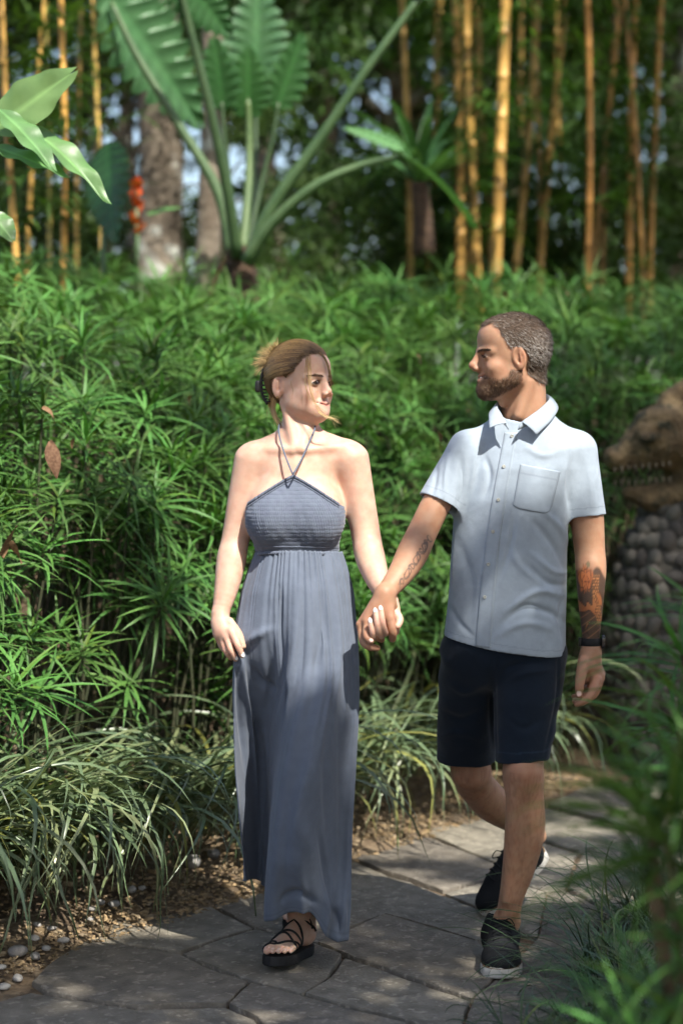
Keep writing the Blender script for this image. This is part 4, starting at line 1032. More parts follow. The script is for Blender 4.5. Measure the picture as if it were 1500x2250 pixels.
for k in range(13):
    q = (p-CW)/RW; r = np.linalg.norm(q,axis=1)[:,None]; rr = np.where(k == 0, np.minimum(r,1.0), np.clip(r,.97,1.02)*lay/np.maximum(1,1)) if k else r
    pts.append(CW+q/r*(r if k == 0 else (r*.5+.5*lay) if k == 1 else lay)*RW)
    p = pts[-1]; tg = CLIP+np.stack([np.zeros(n), np.sign(p[:,1])*.006, (p[:,2]-.12)*.45],1)-p; dist = np.linalg.norm(tg,axis=1)[:,None]
    nn = nrm_ = q/(np.linalg.norm(q,axis=1)[:,None]); tg = tg-nn*(tg*nn).sum(1)[:,None]; tg /= np.linalg.norm(tg,axis=1)[:,None]+1e-9
    # comb lines: first up and back from the part, then sweeping down to the clip
    p = p+tg*np.minimum(.017, dist*.4)+rng.normal(0,.0010,(n,3))
P3 = np.stack(pts,1); okh = ~((np.hypot(P3[...,0]+.018, P3[...,2]-.104) < .030) & (np.abs(P3[...,1]) > .05)).any(1); P3 = P3[okh]; n = len(P3); P3 = np.einsum('nmk,lk->nml', P3*sW, Rw)+oW
root = np.array([.085,.047,.020]); tip = np.array([.36,.225,.085])
str_ = rng.uniform(0,1,(n,1)); mixc = np.clip(np.linspace(0,1,13)[None,:,None]*.9+str_[:,:,None]*.75-.30,0,1); Cc = root+(tip-root)*mixc*rng.uniform(.55,1.15,(n,1,1))
nor = P3-(Rw@(CW*sW)+oW)
V, F, Cc = strands(None, P3, rng.uniform(.0012,.0026,n), nor, Cc, False, True)
hair = part('hair', V, F, M['hairw'], woman, Cc)
def lock(path_px, nst, spread, wid, cols, name='hair_lock', tipspread=None):
    Q = spline(np.array([w(*q) for q in path_px]), 16); o = rng.normal(0, 1, (nst,1,3))*spread; t = np.linspace(0,1,16)[None,:,None]
    o2 = rng.normal(0, 1, (nst,1,3))*(tipspread or spread*1.5)
    Ps = Q[None]+o*(1-t)*.7+o2*t*t+.0012*np.sin(t*9+rng.uniform(0,6,(nst,1,1)))
    Cc = np.array(cols)[None]*rng.uniform(.55,1.3,(nst,1)); nor = np.tile(np.array([0,-1.0,.1]),(nst,1))
    V, F, Cc = strands(None, Ps, np.full(nst,wid), nor, Cc)
    part(name, V, F, M['hairw'], woman, Cc)
tuft_paths = []
blo = (.40,.255,.10); lt = (.58,.43,.22)
for dx_, k_ in ((0,8),(4,5),(-4,4)):
    lock([(674+dx_,757,.0),(677+dx_,785,-.045),(677+dx_*1.3,812,-.062),(677+dx_*1.6,840,-.072),(683+dx_*1.2,868,-.078),(696+dx_,895,-.085),(712+dx_*2,912,-.09)], k_, .0026, .0011, (.33,.205,.085), tipspread=.006)
lock([(700,905,-.085),(714,915,-.09),(728,918,-.09),(741,926,-.088)], 16, .002, .0010, lt, tipspread=.007)
lock([(694,768,-.015),(712,785,-.03),(722,812,-.035),(727,838,-.02),(729,858,-.01)], 16, .0028, .0011, (.26,.155,.06))
lock([(603,872,.03),(600,895,.03),(605,915,.02),(616,934,.01)], 50, .0055, .0014, (.48,.33,.15), tipspread=.008)
lock([(596,865,.045),(594,890,.05),(600,912,.045)], 40, .0055, .0014, (.42,.28,.12), tipspread=.006)
lock([(640,838,-.058),(643,858,-.062),(642,876,-.060)], 3, .0010, .0006, (.22,.13,.05))
for k in range(150):
    f = rng.random(); a0 = np.array([590+18*f, 806-26*f, .045+rng.normal(0,.006)]); an = math.radians(195-125*f+rng.normal(0,9)); Lk = rng.uniform(14,38)
    mid = a0+[math.cos(an)*Lk*.5, -math.sin(an)*Lk*.5-3, rng.normal(0,.006)]; end = a0+[math.cos(an+.15)*Lk, -math.sin(an+.15)*Lk+rng.normal(0,3), rng.normal(0,.012)]
    tuft_paths.append((a0, mid, end))
Ps = np.array([spline(np.array([w(*q) for q in t_]), 7) for t_ in tuft_paths for _ in range(5)]); o_ = rng.normal(0,.0028,(len(Ps),1,3))
Ps = Ps+o_*np.linspace(.5,1.6,7)[None,:,None]
V, F, Cc = strands(None, Ps, np.full(len(Ps),.0010), np.tile(np.array([0,-1.0,.1]),(len(Ps),1)), np.array([[.40,.28,.13]])*rng.uniform(.4,1.4,(len(Ps),1)))
part('hair_tuft', V, F, M['hairw'], woman, Cc)
# ---- claw clip
mb = MB(); sp = spline([w(588,800,.035), w(576,820,.04), w(574,850,.045), w(578,872,.045), w(588,888,.04)], 24)
mb.add(*tube(sp, .0042, 8))
for i in range(1, 23, 2):
    q = sp[i]; mb.add(*tube(spline([q, q+[.006,-.005,.001], q+[.014,-.006,0]], 6), [.0030,.0030,.0028,.0026,.002,.0012], 6))
clip = mb.build('hair_clip', M['black'], None); clip.parent = woman; clip.matrix_parent_inverse = Matrix.Translation(-Vector(WB))
V, F = ico(np.zeros(3), 1, 18, 12); V = np.sign(V)*np.abs(V)**.55; part('clip_grip', V*[.0085,.006,.0165]+w(567,849,.05), F, M['black'], clip, base=np.zeros(3))
selh = VW[:,2] > 1.45; hb = bvh_of(VW, FW[selh[FW].all(1)])
for q in ((609,872),(612,876),(597,850)):
    p_ = project(hb, q[0], q[1], .001)
    if p_ is not None: V, F = ico(p_, .0019, 8, 6); part('earring', V, F, M['gold'], woman)
# ---- finger nails
def nail(person, p, axis_, nor, L, wd_, m, B):
    V, F = ico(np.zeros(3), 1, 12, 8); f = nrm(axis_); n_ = nrm(np.array(nor)-f*np.dot(nor,f)); s_ = np.cross(n_, f)
    part('fingernail', p+(V*[L,wd_,.0016])@np.stack([f,s_,n_]), F, m, person, base=B)
for a, b in (((813,1364,-.2515),(818,1390,-.25)),((824,1342,-.2500),(830,1378,-.25)),((836,1337,-.252),(841,1372,-.25)),((871,1379,-.2285),(877,1362,-.205))):
    nail(woman, w(*a), w(*a)-w(*b), (0,-1,.15), .0085, .0054, M['nail'], WB)
nail(woman, w(533,1438,-.1325), w(533,1440,-.13)-w(522,1416,-.128), (.25,-1,.1), .0085, .0052, M['nail'], WB)
nail(woman, w(519,1446,-.1185), w(519,1446,-.11)-w(508,1428,-.118), (.2,-1,.1), .0075, .0048, M['nail'], WB)
for x1, y1, r in ((.232,.026,.0118),(.232,.009,.0082),(.226,-.006,.0078),(.217,-.020,.0074),(.205,-.033,.0070)):
    Rf, of = R1@mir, FT['front'][1]; nail(woman, of+Rf@np.array([x1-.001,y1,.0135+r*.72]), Rf@np.array([1,0,-.45]), Rf@np.array([.45,0,1]), r*.62, r*.62, M['nailn'], WB)
V, F = tube(np.array([w(821,1402,-.2225)+.0094*np.array([math.cos(a), -.4*math.sin(a), math.sin(a)*.9]) for a in np.linspace(0,2*math.pi,20)]), .0012, 6); part('finger_ring', V, F, M['gold'], woman)

# ---- dress: shirred bodice
def fab(name, c, weave, wr=.0005, wrinkle=.15):
    m = mat(name, c, tuple(x*.9 for x in c), 35, .92, sheen=.12, spec=.15, attr=True)
    t = m.node_tree; N = t.nodes; L = t.links; b = N['Principled BSDF']; tc = N.new('ShaderNodeTexCoord')
    w1 = N.new('ShaderNodeTexNoise'); w1.inputs['Scale'].default_value = 1.0; mp = N.new('ShaderNodeMapping'); mp.inputs['Scale'].default_value = weave; L.new(tc.outputs['Object'], mp.inputs[0]); L.new(mp.outputs[0], w1.inputs['Vector'])
    n2 = N.new('ShaderNodeTexNoise'); n2.inputs['Scale'].default_value = 26; n2.inputs['Detail'].default_value = 3; L.new(tc.outputs['Object'], n2.inputs['Vector'])
    b1 = N.new('ShaderNodeBump'); b1.inputs['Strength'].default_value = .5; b1.inputs['Distance'].default_value = wr; L.new(w1.outputs[0], b1.inputs['Height'])
    b2 = N.new('ShaderNodeBump'); b2.inputs['Strength'].default_value = wrinkle; b2.inputs['Distance'].default_value = .006; L.new(n2.outputs[0], b2.inputs['Height']); L.new(b1.outputs[0], b2.inputs['Normal']); L.new(b2.outputs[0], b.inputs['Normal'])
    return m
DRESS = (.122,.145,.192)
M['dress'] = fab('dress_rayon', DRESS, (260,260,700), .0008, .3)
M['shir'] = mat('dress_shirred', DRESS, (.11,.126,.175), 60, .8, sheen=.2, spec=.2, attr=True)
gz = Grid(gaxis(-.31,.06,[(-9,9)],None,.0022,.0022), gaxis(5.10,5.45,[(-9,9)],None,.0025,.0025), gaxis(1.08,1.40,[(-9,9)],None,.0022,.0022)).run(tw, .0035)
XX = gz.a[0][:,None,None]; YY = gz.a[1][None,:,None]; ZZ = gz.a[2][None,None,:]
# neckline: peak in the middle of the chest, falling to under the arms
xc = W(643,1040,5.2)[0]; zt = W(643,1046,5.2)[2]; zl = W(540,1104,5.3)[2]
topz = zt-(zt-zl)*np.clip(np.abs(XX-xc)/.122,0,1.2)**1.12-np.clip(YY-5.32,0,1)*.1
zb = W(650,1216,5.2)[2]
gz.D = np.maximum(gz.D, np.maximum(ZZ-topz, (zb-ZZ)))
V, F = gz.mesh(); N_ = vnormals(V, F); side = np.abs(N_[:,2]) < .75
aa = np.arctan2(V[:,0]-xc, -(V[:,1]-5.3))
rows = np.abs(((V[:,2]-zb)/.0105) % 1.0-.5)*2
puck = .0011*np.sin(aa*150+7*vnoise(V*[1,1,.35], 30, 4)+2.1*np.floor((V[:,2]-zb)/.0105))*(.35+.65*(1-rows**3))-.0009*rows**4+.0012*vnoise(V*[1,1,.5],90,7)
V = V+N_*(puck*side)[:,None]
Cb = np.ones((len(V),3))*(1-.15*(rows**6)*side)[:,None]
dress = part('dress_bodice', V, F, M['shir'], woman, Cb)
bvb = bvh_of(V, F)
# ruffles on the neckline and the waist seam
def ruffle(name, px_pts, h, amp, freq, lift=.002, up=1):
    Q = spline(np.array(px_pts, float), 160); R0=[]; R1_=[]
    for i, (a, b) in enumerate(Q):
        p = project(bvb, a, b, lift)
        if p is None: continue
        wv = amp*math.sin(i*freq)+.5*amp*math.sin(i*freq*.53+1)
        R0.append(p); R1_.append(p+np.array([0,-abs(wv)*.6-.001,h*up])+np.array([wv*.4,0,0]))
    n_ = len(R0); V = np.array(R0+R1_); F = [(i,i+1,n_+i+1,n_+i) for i in range(n_-1)]
    o = part(name, V, F, M['shir'], woman, np.ones((len(V),3))*.95); md = o.modifiers.new('thick','SOLIDIFY'); md.thickness = .0012
def neckline(name, drop, h, amp, lift):
    R0=[]; R1_=[]
    for i, x in enumerate(np.linspace(xc-.125, xc+.125, 170)):
        z = float(zt-(zt-zl)*np.clip(abs(x-xc)/.122,0,1.2)**1.12)-drop
        h_ = bvb.ray_cast(Vector((x, 4.6, z)), Vector((0,1,0)))
        if h_[0] is None: continue
        wv = amp*math.sin(i*1.9)+.5*amp*math.sin(i*1.03+1); p = np.array(h_[0])-[0,lift,0]
        R0.append(p); R1_.append(p+np.array([wv*.4,-abs(wv)*.6+.001,h]))
    n_ = len(R0); V = np.array(R0+R1_); F = [(i,i+1,n_+i+1,n_+i) for i in range(n_-1)]
    o = part(name, V, F, M['shir'], woman, np.ones((len(V),3))*.95); md = o.modifiers.new('thick','SOLIDIFY'); md.thickness = .0014
neckline('neck_ruffle', .006, .0095, .0020, .0012); neckline('neck_band', .011, .004, .0004, .0012)
ruffle('waist_ruffle', [(562,1213),(600,1211),(650,1211),(700,1212),(750,1213)], .0085, .0030, 1.3, .003, -1)
ruffle('waist_band', [(561,1205),(600,1203),(650,1203),(700,1204),(751,1205)], .002, .0006, 1.9, .002)
for a in ([(643,1042,-.113),(630,1010,-.085),(618,975,-.058),(612,945,-.03),(615,928,.03)], [(644,1042,-.113),(662,1010,-.085),(680,970,-.058),(692,940,-.02),(688,925,.03)]):
    Q = spline(np.array([w(*q) for q in a]), 20)
    bv = bvh_of(VW[:0], []) if False else None
    V, F = tube(Q, .0026, 6); part('halter_strap', V, F, M['dress'], woman, np.ones((len(V),3)))
# ---- skirt
lev = [ # per level ten control points (px, py, depth): left, recess, front A-D, right, back 3
 [(563,1211,.0),(580,1211,-.055),(610,1211,-.088),(655,1210,-.098),(700,1211,-.088),(735,1211,-.052),(750,1212,.0),(715,1211,.078),(655,1211,.088),(598,1211,.078)],
 [(546,1250,.0),(568,1250,-.07),(605,1250,-.11),(655,1250,-.125),(705,1250,-.11),(746,1250,-.07),(763,1250,.0),(720,1250,.09),(655,1250,.10),(585,1250,.09)],
 [(530,1300,-.01),(556,1300,-.09),(600,1300,-.13),(655,1300,-.145),(712,1300,-.13),(756,1300,-.08),(776,1300,.0),(730,1300,.10),(655,1300,.12),(570,1300,.10)],
 [(512,1400,-.06),(545,1400,-.115),(595,1400,-.145),(655,1400,-.162),(720,1400,-.15),(766,1400,-.10),(784,1400,-.01),(735,1400,.12),(655,1400,.14),(555,1400,.11)],
 [(515,1450,-.10),(548,1460,-.095),(600,1460,-.125),(655,1460,-.17),(725,1460,-.165),(770,1460,-.11),(787,1460,-.02),(738,1460,.13),(655,1460,.15),(550,1460,.12)],
 [(512,1520,-.08),(550,1520,-.040),(610,1520,-.09),(655,1520,-.19),(722,1520,-.21),(772,1520,-.10),(787,1520,-.03),(738,1520,.13),(655,1520,.16),(548,1520,.13)],
 [(513,1600,-.05),(556,1600,.03),(600,1600,-.02),(632,1600,-.195),(708,1600,-.245),(768,1600,-.11),(784,1600,-.05),(738,1600,.13),(655,1600,.18),(550,1600,.15)],
 [(517,1700,-.02),(562,1700,.09),(594,1700,.03),(610,1700,-.18),(690,1700,-.26),(760,1700,-.11),(780,1700,-.06),(736,1700,.13),(652,1700,.21),(552,1700,.19)],
 [(526,1800,.02),(568,1800,.14),(592,1800,.08),(593,1800,-.155),(672,1800,-.25),(752,1800,-.10),(775,1800,-.06),(736,1800,.13),(650,1800,.24),(556,1800,.23)],
 [(535,1890,.07),(572,1890,.17),(594,1895,.10),(586,1900,-.135),(662,1900,-.225),(746,1900,-.09),(771,1900,-.06),(736,1890,.13),(650,1885,.26),(562,1885,.27)],
 [(538,1932,.09),(574,1936,.18),(596,1975,.10),(585,1972,-.115),(672,1962,-.165),(742,1990,-.12),(769,1985,-.06),(735,1960,.12),(650,1930,.26),(566,1928,.27)],
 [(538,1934,.09),(574,1938,.18),(598,2000,.10),(587,2024,-.095),(672,2004,-.135),(724,2064,-.105),(767,2058,-.06),(732,2010,.10),(650,1940,.26),(566,1932,.27)]]
K = np.array([[w(*q) for q in L_] for L_ in lev])          # (levels,10,3)
ns, nv = 300, 170
Kp = np.concatenate([K[:,-2:], K, K[:,:3]], 1); cols=[]
for L_ in range(len(lev)):
    t = np.linspace(0, 10, ns, endpoint=False); i = t.astype(int); f = (t-i)[:,None]; Q = Kp[L_]
    a,b,c,d = Q[i+1],Q[i+2],Q[i+3],Q[i+4]
    cols.append(.5*((2*b)+(-a+c)*f+(2*a-5*b+4*c-d)*f*f+(-a+3*b-3*c+d)*f**3))
cols = np.array(cols)                                       # (levels,ns,3)
vpos = np.array([0,.045,.105,.22,.28,.36,.46,.57,.69,.81,.90,1.0]); vv = np.linspace(0,1,nv)
S = np.zeros((nv,ns,3)); m_ = len(vpos)
for k in range(3):
    for j in range(ns):
        S[:,j,k] = np.interp(vv, vpos, cols[:,j,k])
# smooth along the fall of the cloth
for _ in range(8): S[1:-1] = S[1:-1]*.5+.25*(S[:-2]+S[2:])
V = S.reshape(-1,3); I = np.arange(nv*ns).reshape(nv,ns); F = np.stack([I[:-1], I[1:], np.roll(I,-1,1)[1:], np.roll(I,-1,1)[:-1]], -1).reshape(-1,4)
N_ = vnormals(V, F)
cen = np.repeat(S.mean(1)[:,None], ns, 1).reshape(-1,3)
if ((V-cen)*N_).sum() < 0: F = F[:,::-1].copy(); N_ = -N_
sj = np.tile(np.arange(ns)/ns*2*np.pi, nv); vi = np.repeat(vv, ns)
ph = 2.2*vnoise(np.stack([np.cos(sj)*3, np.sin(sj)*3, vi*0], 1), 1.5, 9)
gath = .0048*np.sin(sj*36+ph*3+.6*np.sin(vi*5))*np.exp(-vi*6.5)*(.6+.5*vnoise(np.stack([np.cos(sj)*6,np.sin(sj)*6,vi],1),1.0,4))
gath += .0032*np.sin(sj*17+ph*2+vi*1.5)*np.exp(-((vi-.28)/.22)**2)*np.clip(.4+vnoise(np.stack([np.cos(sj)*4,np.sin(sj)*4,vi*2],1),1.0,14),0,1.2)
gath += .006*vnoise(np.stack([np.cos(sj)*5,np.sin(sj)*5,vi*1.6],1),1.0,6)*sstep(.15,.5,vi)
gath += .007*np.sin(sj*11+ph)*sstep(.7,1,vi)
V = V+N_*gath[:,None]; N_ = vnormals(V, F)
sf = [([(532,1440),(538,1520),(560,1640),(572,1780)],.007,.010),([(522,1450),(527,1560),(540,1700)],.006,-.008),([(548,1455),(575,1500),(610,1520)],.010,-.010),([(536,1420),(560,1400),(600,1380)],.010,.008),
   ([(616,1290),(618,1400),(622,1500)],.010,-.012),([(655,1260),(650,1400),(634,1520),(600,1620)],.014,.010),([(700,1260),(708,1380),(690,1480)],.009,-.006),([(736,1300),(745,1420),(740,1560)],.010,.006),
   ([(560,1560),(572,1680),(578,1800)],.012,-.014),([(720,1600),(716,1750),(735,1950)],.010,-.006),([(690,1650),(660,1760),(640,1880)],.016,.006),([(700,1830),(720,1930),(742,2040)],.010,-.010),([(610,1985),(650,1962),(695,1985)],.010,-.010),([(655,1800),(680,1860),(700,1920)],.02,.006),
   ([(738,2000),(745,2060)],.006,-.006),([(755,1960),(757,2055)],.006,.005)]
sf += [([(600,1330),(596,1480),(575,1600)],.012,-.008),([(680,1300),(676,1450),(650,1600),(615,1800),(600,1980)],.018,.008),([(640,1700),(625,1850),(622,2000)],.014,-.005),([(745,1450),(752,1700),(750,1950)],.012,-.006)]
V = folds(V, N_, [(a_, b_, c_*1.45) for a_, b_, c_ in sf])
# underside and hem thickness
Cs = np.ones((len(V),3)); hem = vi > .992; Cs[hem] *= .8; Cs[(vi > .975) & (vi < .98)] *= .85
sk = part('dress_skirt', V, F, M['dress'], woman, Cs); md = sk.modifiers.new('cloth','SOLIDIFY'); md.thickness = .002; md.offset = -1

# ---- sandals
def sole_outline(n=90, Lf=.262, wf=1.0):
    pts=[]
    for t in np.linspace(0,2*math.pi,n,endpoint=False):
        x = .5-.5*math.cos(t) ; 
        hw = np.interp(x,[0,.05,.2,.45,.72,.9,.97,1],[0,.020,.031,.030,.044,.036,.022,0])*wf
        cy_ = np.interp(x,[0,.45,.75,1],[0,-.002,.004,.008])
        pts.append((x*Lf-.012, cy_+(hw if math.sin(t) >= 0 else -hw)))
    return np.array(pts)
def slab(out, z0, z1, bev=.003):
    n_ = len(out); c = out.mean(0); R_=[]
    for z, f in ((z0,.97),(z0+bev,1),(z1-bev,1),(z1,.985)): R_.append(np.column_stack([c+(out-c)*f, np.full(n_,z)]))
    V = np.concatenate(R_); F = [(r*n_+j, r*n_+(j+1)%n_, (r+1)*n_+(j+1)%n_, (r+1)*n_+j) for r in range(3) for j in range(n_)]
    F += [tuple(range(n_))[::-1], tuple(range(3*n_,4*n_))]; return V, F
for key, Rf, sgn in (('front', R1@mir, 1),('rear', R2, -1)):
    of = FT[key][1]
    V, F = slab(sole_outline(), -.026, .0005); F = F if np.linalg.det(Rf) > 0 else [f[::-1] for f in F]
    sd = part('sandal', V@Rf.T+of, F, M['rubber'], woman, smooth=True)
    sd.modifiers.new('edge','EDGE_SPLIT').split_angle = math.radians(40)
    wk = Matrix.Identity(4)
    foot_v, foot_f = Grid(gaxis(-.02,.26,[(-9,9)],None,.003,.003), gaxis(-.07,.07,[(-9,9)],None,.003,.003), gaxis(-.01,.16,[(-9,9)],None,.003,.003)).run(fp).mesh()
    fb = bvh_of(foot_v, foot_f)
    def strap(pts):
        Q = spline(np.array(pts, float), 34); out=[]
        for x,y,z in Q:
            c = np.array([x*.92, 0, .012]); d = nrm(np.array([x,y,z])-c); h = fb.ray_cast(Vector(c+d*.16), Vector(-d))
            out.append(np.array(h[0])+d*.0022 if h[0] is not None else np.array([x,y,z]))
        out = np.array(out); out[1:-1] = .5*out[1:-1]+.25*(out[:-2]+out[2:])
        V, F = tube(out, .0032, 6); part('strap', V@Rf.T+of, F, M['rubber'], sd, base=WB)
    strap([(.185,.048,.005),(.195,.03,.04),(.205,.0175,.035),(.212,.0175,.01)])       # toe loop
    strap([(.205,.0175,.03),(.195,-.005,.04),(.165,-.035,.03),(.15,-.05,.004)])
    strap([(.165,.05,.005),(.155,.03,.06),(.165,-.01,.06),(.185,-.048,.004)])
    strap([(.150,.05,.005),(.150,.03,.06),(.145,-.01,.07),(.135,-.048,.004)])
    strap([(.120,.048,.005),(.115,.035,.08),(.100,.0,.11),(.075,-.04,.09),(.04,-.045,.05)])
    strap([(.125,-.048,.004),(.115,-.035,.08),(.100,.01,.11),(.075,.045,.09),(.04,.045,.05)])
    strap([(.060,.05,.07),(.085,.0,.14),(.060,-.05,.07)])
# ================================================================== the man
man = empty('person', tuple(w(1110,2110,.05)*[1,1,0]))
tag(man, 'person with cropped hair and beard in a pale blue shirt and navy shorts, walking', 'person')
MBs = np.array(man.location)
am = math.radians(79); Rm = frame((-math.sin(am), -math.cos(am), -.02), (.02,0,1)); sM = .985
oM = w(1123,872,.05)
bm = [rc(w(1150,915,.075), w(1150,825,.075), .064, .058, .025), rc(w(1162,838,.02), w(1138,912,.012), .012, .010, .022),
      ell(w(1104,884,.03),(.012,.012,.014),.02),
      rc(w(1150,945,.085), w(1260,990,.07), .038, .040, .03), rc(w(1150,945,.085), w(1040,990,.075), .036, .036, .03),
      ell(w(1140,1090,.07),(.135,.080,.18),.03), ell(w(1115,1330,.07),(.13,.085,.19),.03), ell(w(1106,1440,.08),(.135,.085,.10),.03)]
bm += chain([(w(1030,990,.055),.036),(w(1000,1030,.045),.040),(w(965,1092,.02),.0405),(w(928,1168,-.015),.0405),(w(906,1215,-.075),.0425),(w(880,1260,-.14),.0345),(w(846,1304,-.2),.0245)], .03, .016)
bm += chain([(w(1264,995,.06),.038),(w(1276,1050,.058),.043),(w(1286,1120,.055),.0475),(w(1294,1205,.055),.0425),(w(1297,1250,.045),.0425),(w(1297,1310,.035),.036),(w(1297,1400,.03),.0245),(w(1297,1430,.03),.0255)], .03, .016)
# right hand laced with hers
for kn, r in (((793,1372,-.200),.0135),((808,1364,-.215),.0145),((830,1362,-.222),.0150),((855,1356,-.222),.0150)):
    bm.append(rc(w(845,1306,-.203), w(*kn), .0225, r, .012))
bm += chain([(w(793,1373,-.2),.0118),(w(797,1408,-.212),.0108),(w(811,1421,-.220),.0098),(w(828,1424,-.212),.0086)], .006,.003)
bm += chain([(w(808,1367,-.215),.0122),(w(805,1396,-.232),.0108),(w(814,1409,-.243),.0090)], .006,.003)
bm += chain([(w(830,1366,-.222),.0122),(w(827,1396,-.232),.0106),(w(838,1405,-.205),.0092)], .006,.003)
bm += chain([(w(856,1359,-.224),.0132),(w(862,1386,-.230),.0120),(w(862,1404,-.210),.0098)], .006,.003)
bm += chain([(w(858,1325,-.200),.0150),(w(868,1352,-.170),.0130),(w(862,1378,-.150),.0100)], .010,.004)
# left hand hanging, lightly curled
bm += chain([(w(1297,1428,.03),.0255),(w(1290,1462,.025),.027)], .012) + [rc(w(1300,1440,.035), w(1307,1480,.035), .024, .022, .012), rc(w(1290,1450,.03), w(1285,1490,.035), .024, .018, .012)]
bm += chain([(w(1281,1455,.005),.0170),(w(1273,1497,-.012),.0135),(w(1271,1527,-.014),.0102)], .008,.003)
bm += chain([(w(1309,1494,.018),.0155),(w(1297,1524,-.008),.0125),(w(1283,1540,-.010),.0108),(w(1267,1547,-.002),.0090)], .006,.003)
bm += chain([(w(1316,1488,.038),.0150),(w(1305,1522,.020),.0125),(w(1286,1538,.016),.0105),(w(1262,1540,.02),.0088)], .006,.003)
bm += chain([(w(1318,1480,.056),.0140),(w(1303,1514,.045),.0115),(w(1280,1530,.040),.0100),(w(1260,1531,.04),.0084)], .006,.003)
bm += chain([(w(1316,1472,.070),.0125),(w(1302,1500,.068),.0102),(w(1283,1515,.064),.0090),(w(1270,1518,.06),.0074)], .006,.003)
# legs: planted left leg, trailing right leg
bm += chain([(w(1165,1510,.06),.056),(w(1150,1660,-.02),.052)], .03) + [ell(w(1148,1702,-.045),(.056,.055,.062),.03), ell(w(1146,1694,-.075),(.034,.026,.034),.02)]
bm += chain([(w(1152,1735,-.03),.050),(w(1153,1820,-.005),.0545),(w(1140,1900,.02),.0460),(w(1122,1975,.035),.0335),(w(1112,2035,.05),.0345)], .025,.02)
bm += [ell(w(1098,2018,.045),(.018,.02,.018),.015), ell(w(1128,2022,.06),(.018,.02,.018),.015), rc(w(1132,1740,-.058), w(1112,1975,.005), .022, .014, .02)]
bm += chain([(w(1042,1510,.13),.056),(w(1030,1655,.30),.056)], .03) + [ell(w(1034,1697,.315),(.060,.060,.056),.03), ell(w(1028,1703,.280),(.040,.028,.034),.02)]
bm += chain([(w(1042,1722,.36),.054),(w(1080,1765,.47),.055),(w(1130,1802,.60),.042),(w(1176,1836,.69),.033)], .03,.02)
bm += xform(head_prims(True, .003), (Rm, oM), sM)
zs = gaxis(-.01, 1.84, [(1.48,1.84),(.72,.98)], None, .0026, .0042)
xs = gaxis(.03, .78, [(.03,.17),(.28,.62)], None, .0028, .0034); ys = gaxis(5.02, 6.05, [(5.02,5.50)], None, .0029, .006)
VM, FM = Grid(xs, ys, zs).run(bm).mesh(); VM = smooth_mesh(VM, FM, 1, .4); NM = vnormals(VM, FM)
LM = head_to_local(VM, Rm, oM, sM)
C = np.ones((len(VM),3)); hm = VM[:,2] > 1.50; C[hm] = colour_head(C[hm], LM[hm], True)
bmask = np.zeros(len(VM)); bmask[hm] = beard_mask(LM[hm]); C *= 1-bmask[:,None]*(1-np.array([.30,.27,.27]))*.75
for q, r in (((1148,1700,-.09),.06),((1028,1700,.27),.06),((825,1365,-.23),.06),((1300,1500,0),.06)): C *= 1-np.exp(-(np.linalg.norm(VM-w(*q),axis=1)/r)**2)[:,None]*np.array([0,.08,.08])
C *= (1+.05*vnoise(VM, 22, 3))[:,None]
# fine dark leg hair reads as a dusting of tone on shin and forearm
leg = (VM[:,2] < .55); hn = vnoise(VM*[1,1,.22], 210, 8); C[leg] *= (1-.22*np.clip(hn[leg]+.15,0,1))[:,None]
# ---- tattoos, printed on the forearms along each arm's own axis
def armuv(a, b, wid):
    a, b = w(*a), w(*b); t = (VM-a)@(b-a)/((b-a)@(b-a)); ax = nrm(b-a); sd = nrm(np.cross(ax, [0,1,0]))
    q = (VM-a)-np.outer((VM-a)@ax, ax); return t, (q@sd)/wid, np.linalg.norm(q,axis=1)
t, u, r = armuv((1297,1238,.05),(1297,1405,.03), .036)
on = (t > -.05) & (t < 1.03) & (r < .06)
T = t[on]; U = u[on]; Pn = np.stack([U, T*4, U*0], 1)
n1 = vnoise(Pn, 1.6, 2); n2 = vnoise(Pn, 4, 3)
ink = np.zeros((on.sum(), 3))+[.13,.14,.155]; al = sstep(.10, .16, T+.07*n1+.05*np.sin(U*4))*.92
flower = sstep(.52,.36, np.hypot((U+.55)*.85, (T-.20)*2.6)+.06*np.sin(np.arctan2(T-.2, U+.55)*9)); ink = ink*(1-flower[:,None])+flower[:,None]*np.array([1.05,.55,.26])
al = np.maximum(al, flower*.85)
for rr in (.16,.30,.42):
    ring = np.exp(-((np.hypot((U+.55)*.85, (T-.20)*2.6)+.05*np.sin(np.arctan2(T-.2,U+.55)*7+rr*20)-rr)/.025)**2); ink *= (1-.7*ring[:,None])
leaf = sstep(.17,.10, np.hypot((U+.35)*1.0, (T-.02)*3.2)); ink = ink*(1-leaf[:,None])+leaf[:,None]*np.array([.32,.62,.55]); al = np.maximum(al, leaf*.8)
koi = sstep(.30,.22, np.abs(U-.45+.25*np.sin(T*5))); sc_ = np.abs(((U*7+(np.floor(T*26)%2)*.5) % 1)-.5)*2; arcs = sstep(.55,.85, np.hypot(sc_, ((T*26)%1)))
kz = koi*sstep(.12,.2,T)*sstep(.85,.75,T); ink = ink*(1-kz[:,None])+kz[:,None]*(np.array([1.0,.72,.42])*(1-.72*arcs)[:,None])
fz = vnoise(np.stack([U*1.5+.8*np.sin(T*9), T*5.5-U*1.2, U*0+3], 1), 1.5, 6); fl2 = sstep(.12,.26,fz)*sstep(.36,.44,T)*sstep(.97,.9,T); ed = np.exp(-((fz-.16)/.06)**2)*sstep(.36,.44,T)
ink = ink*(1-fl2[:,None])+fl2[:,None]*np.array([.85,.55,.30]); ink *= 1-.75*ed[:,None]
wv = np.exp(-((((T*9+U*1.2) % 1)-.5)/.09)**2)*sstep(.6,.7,T); ink = ink*(1-.6*wv[:,None])+.6*wv[:,None]*np.array([.75,.62,.5])
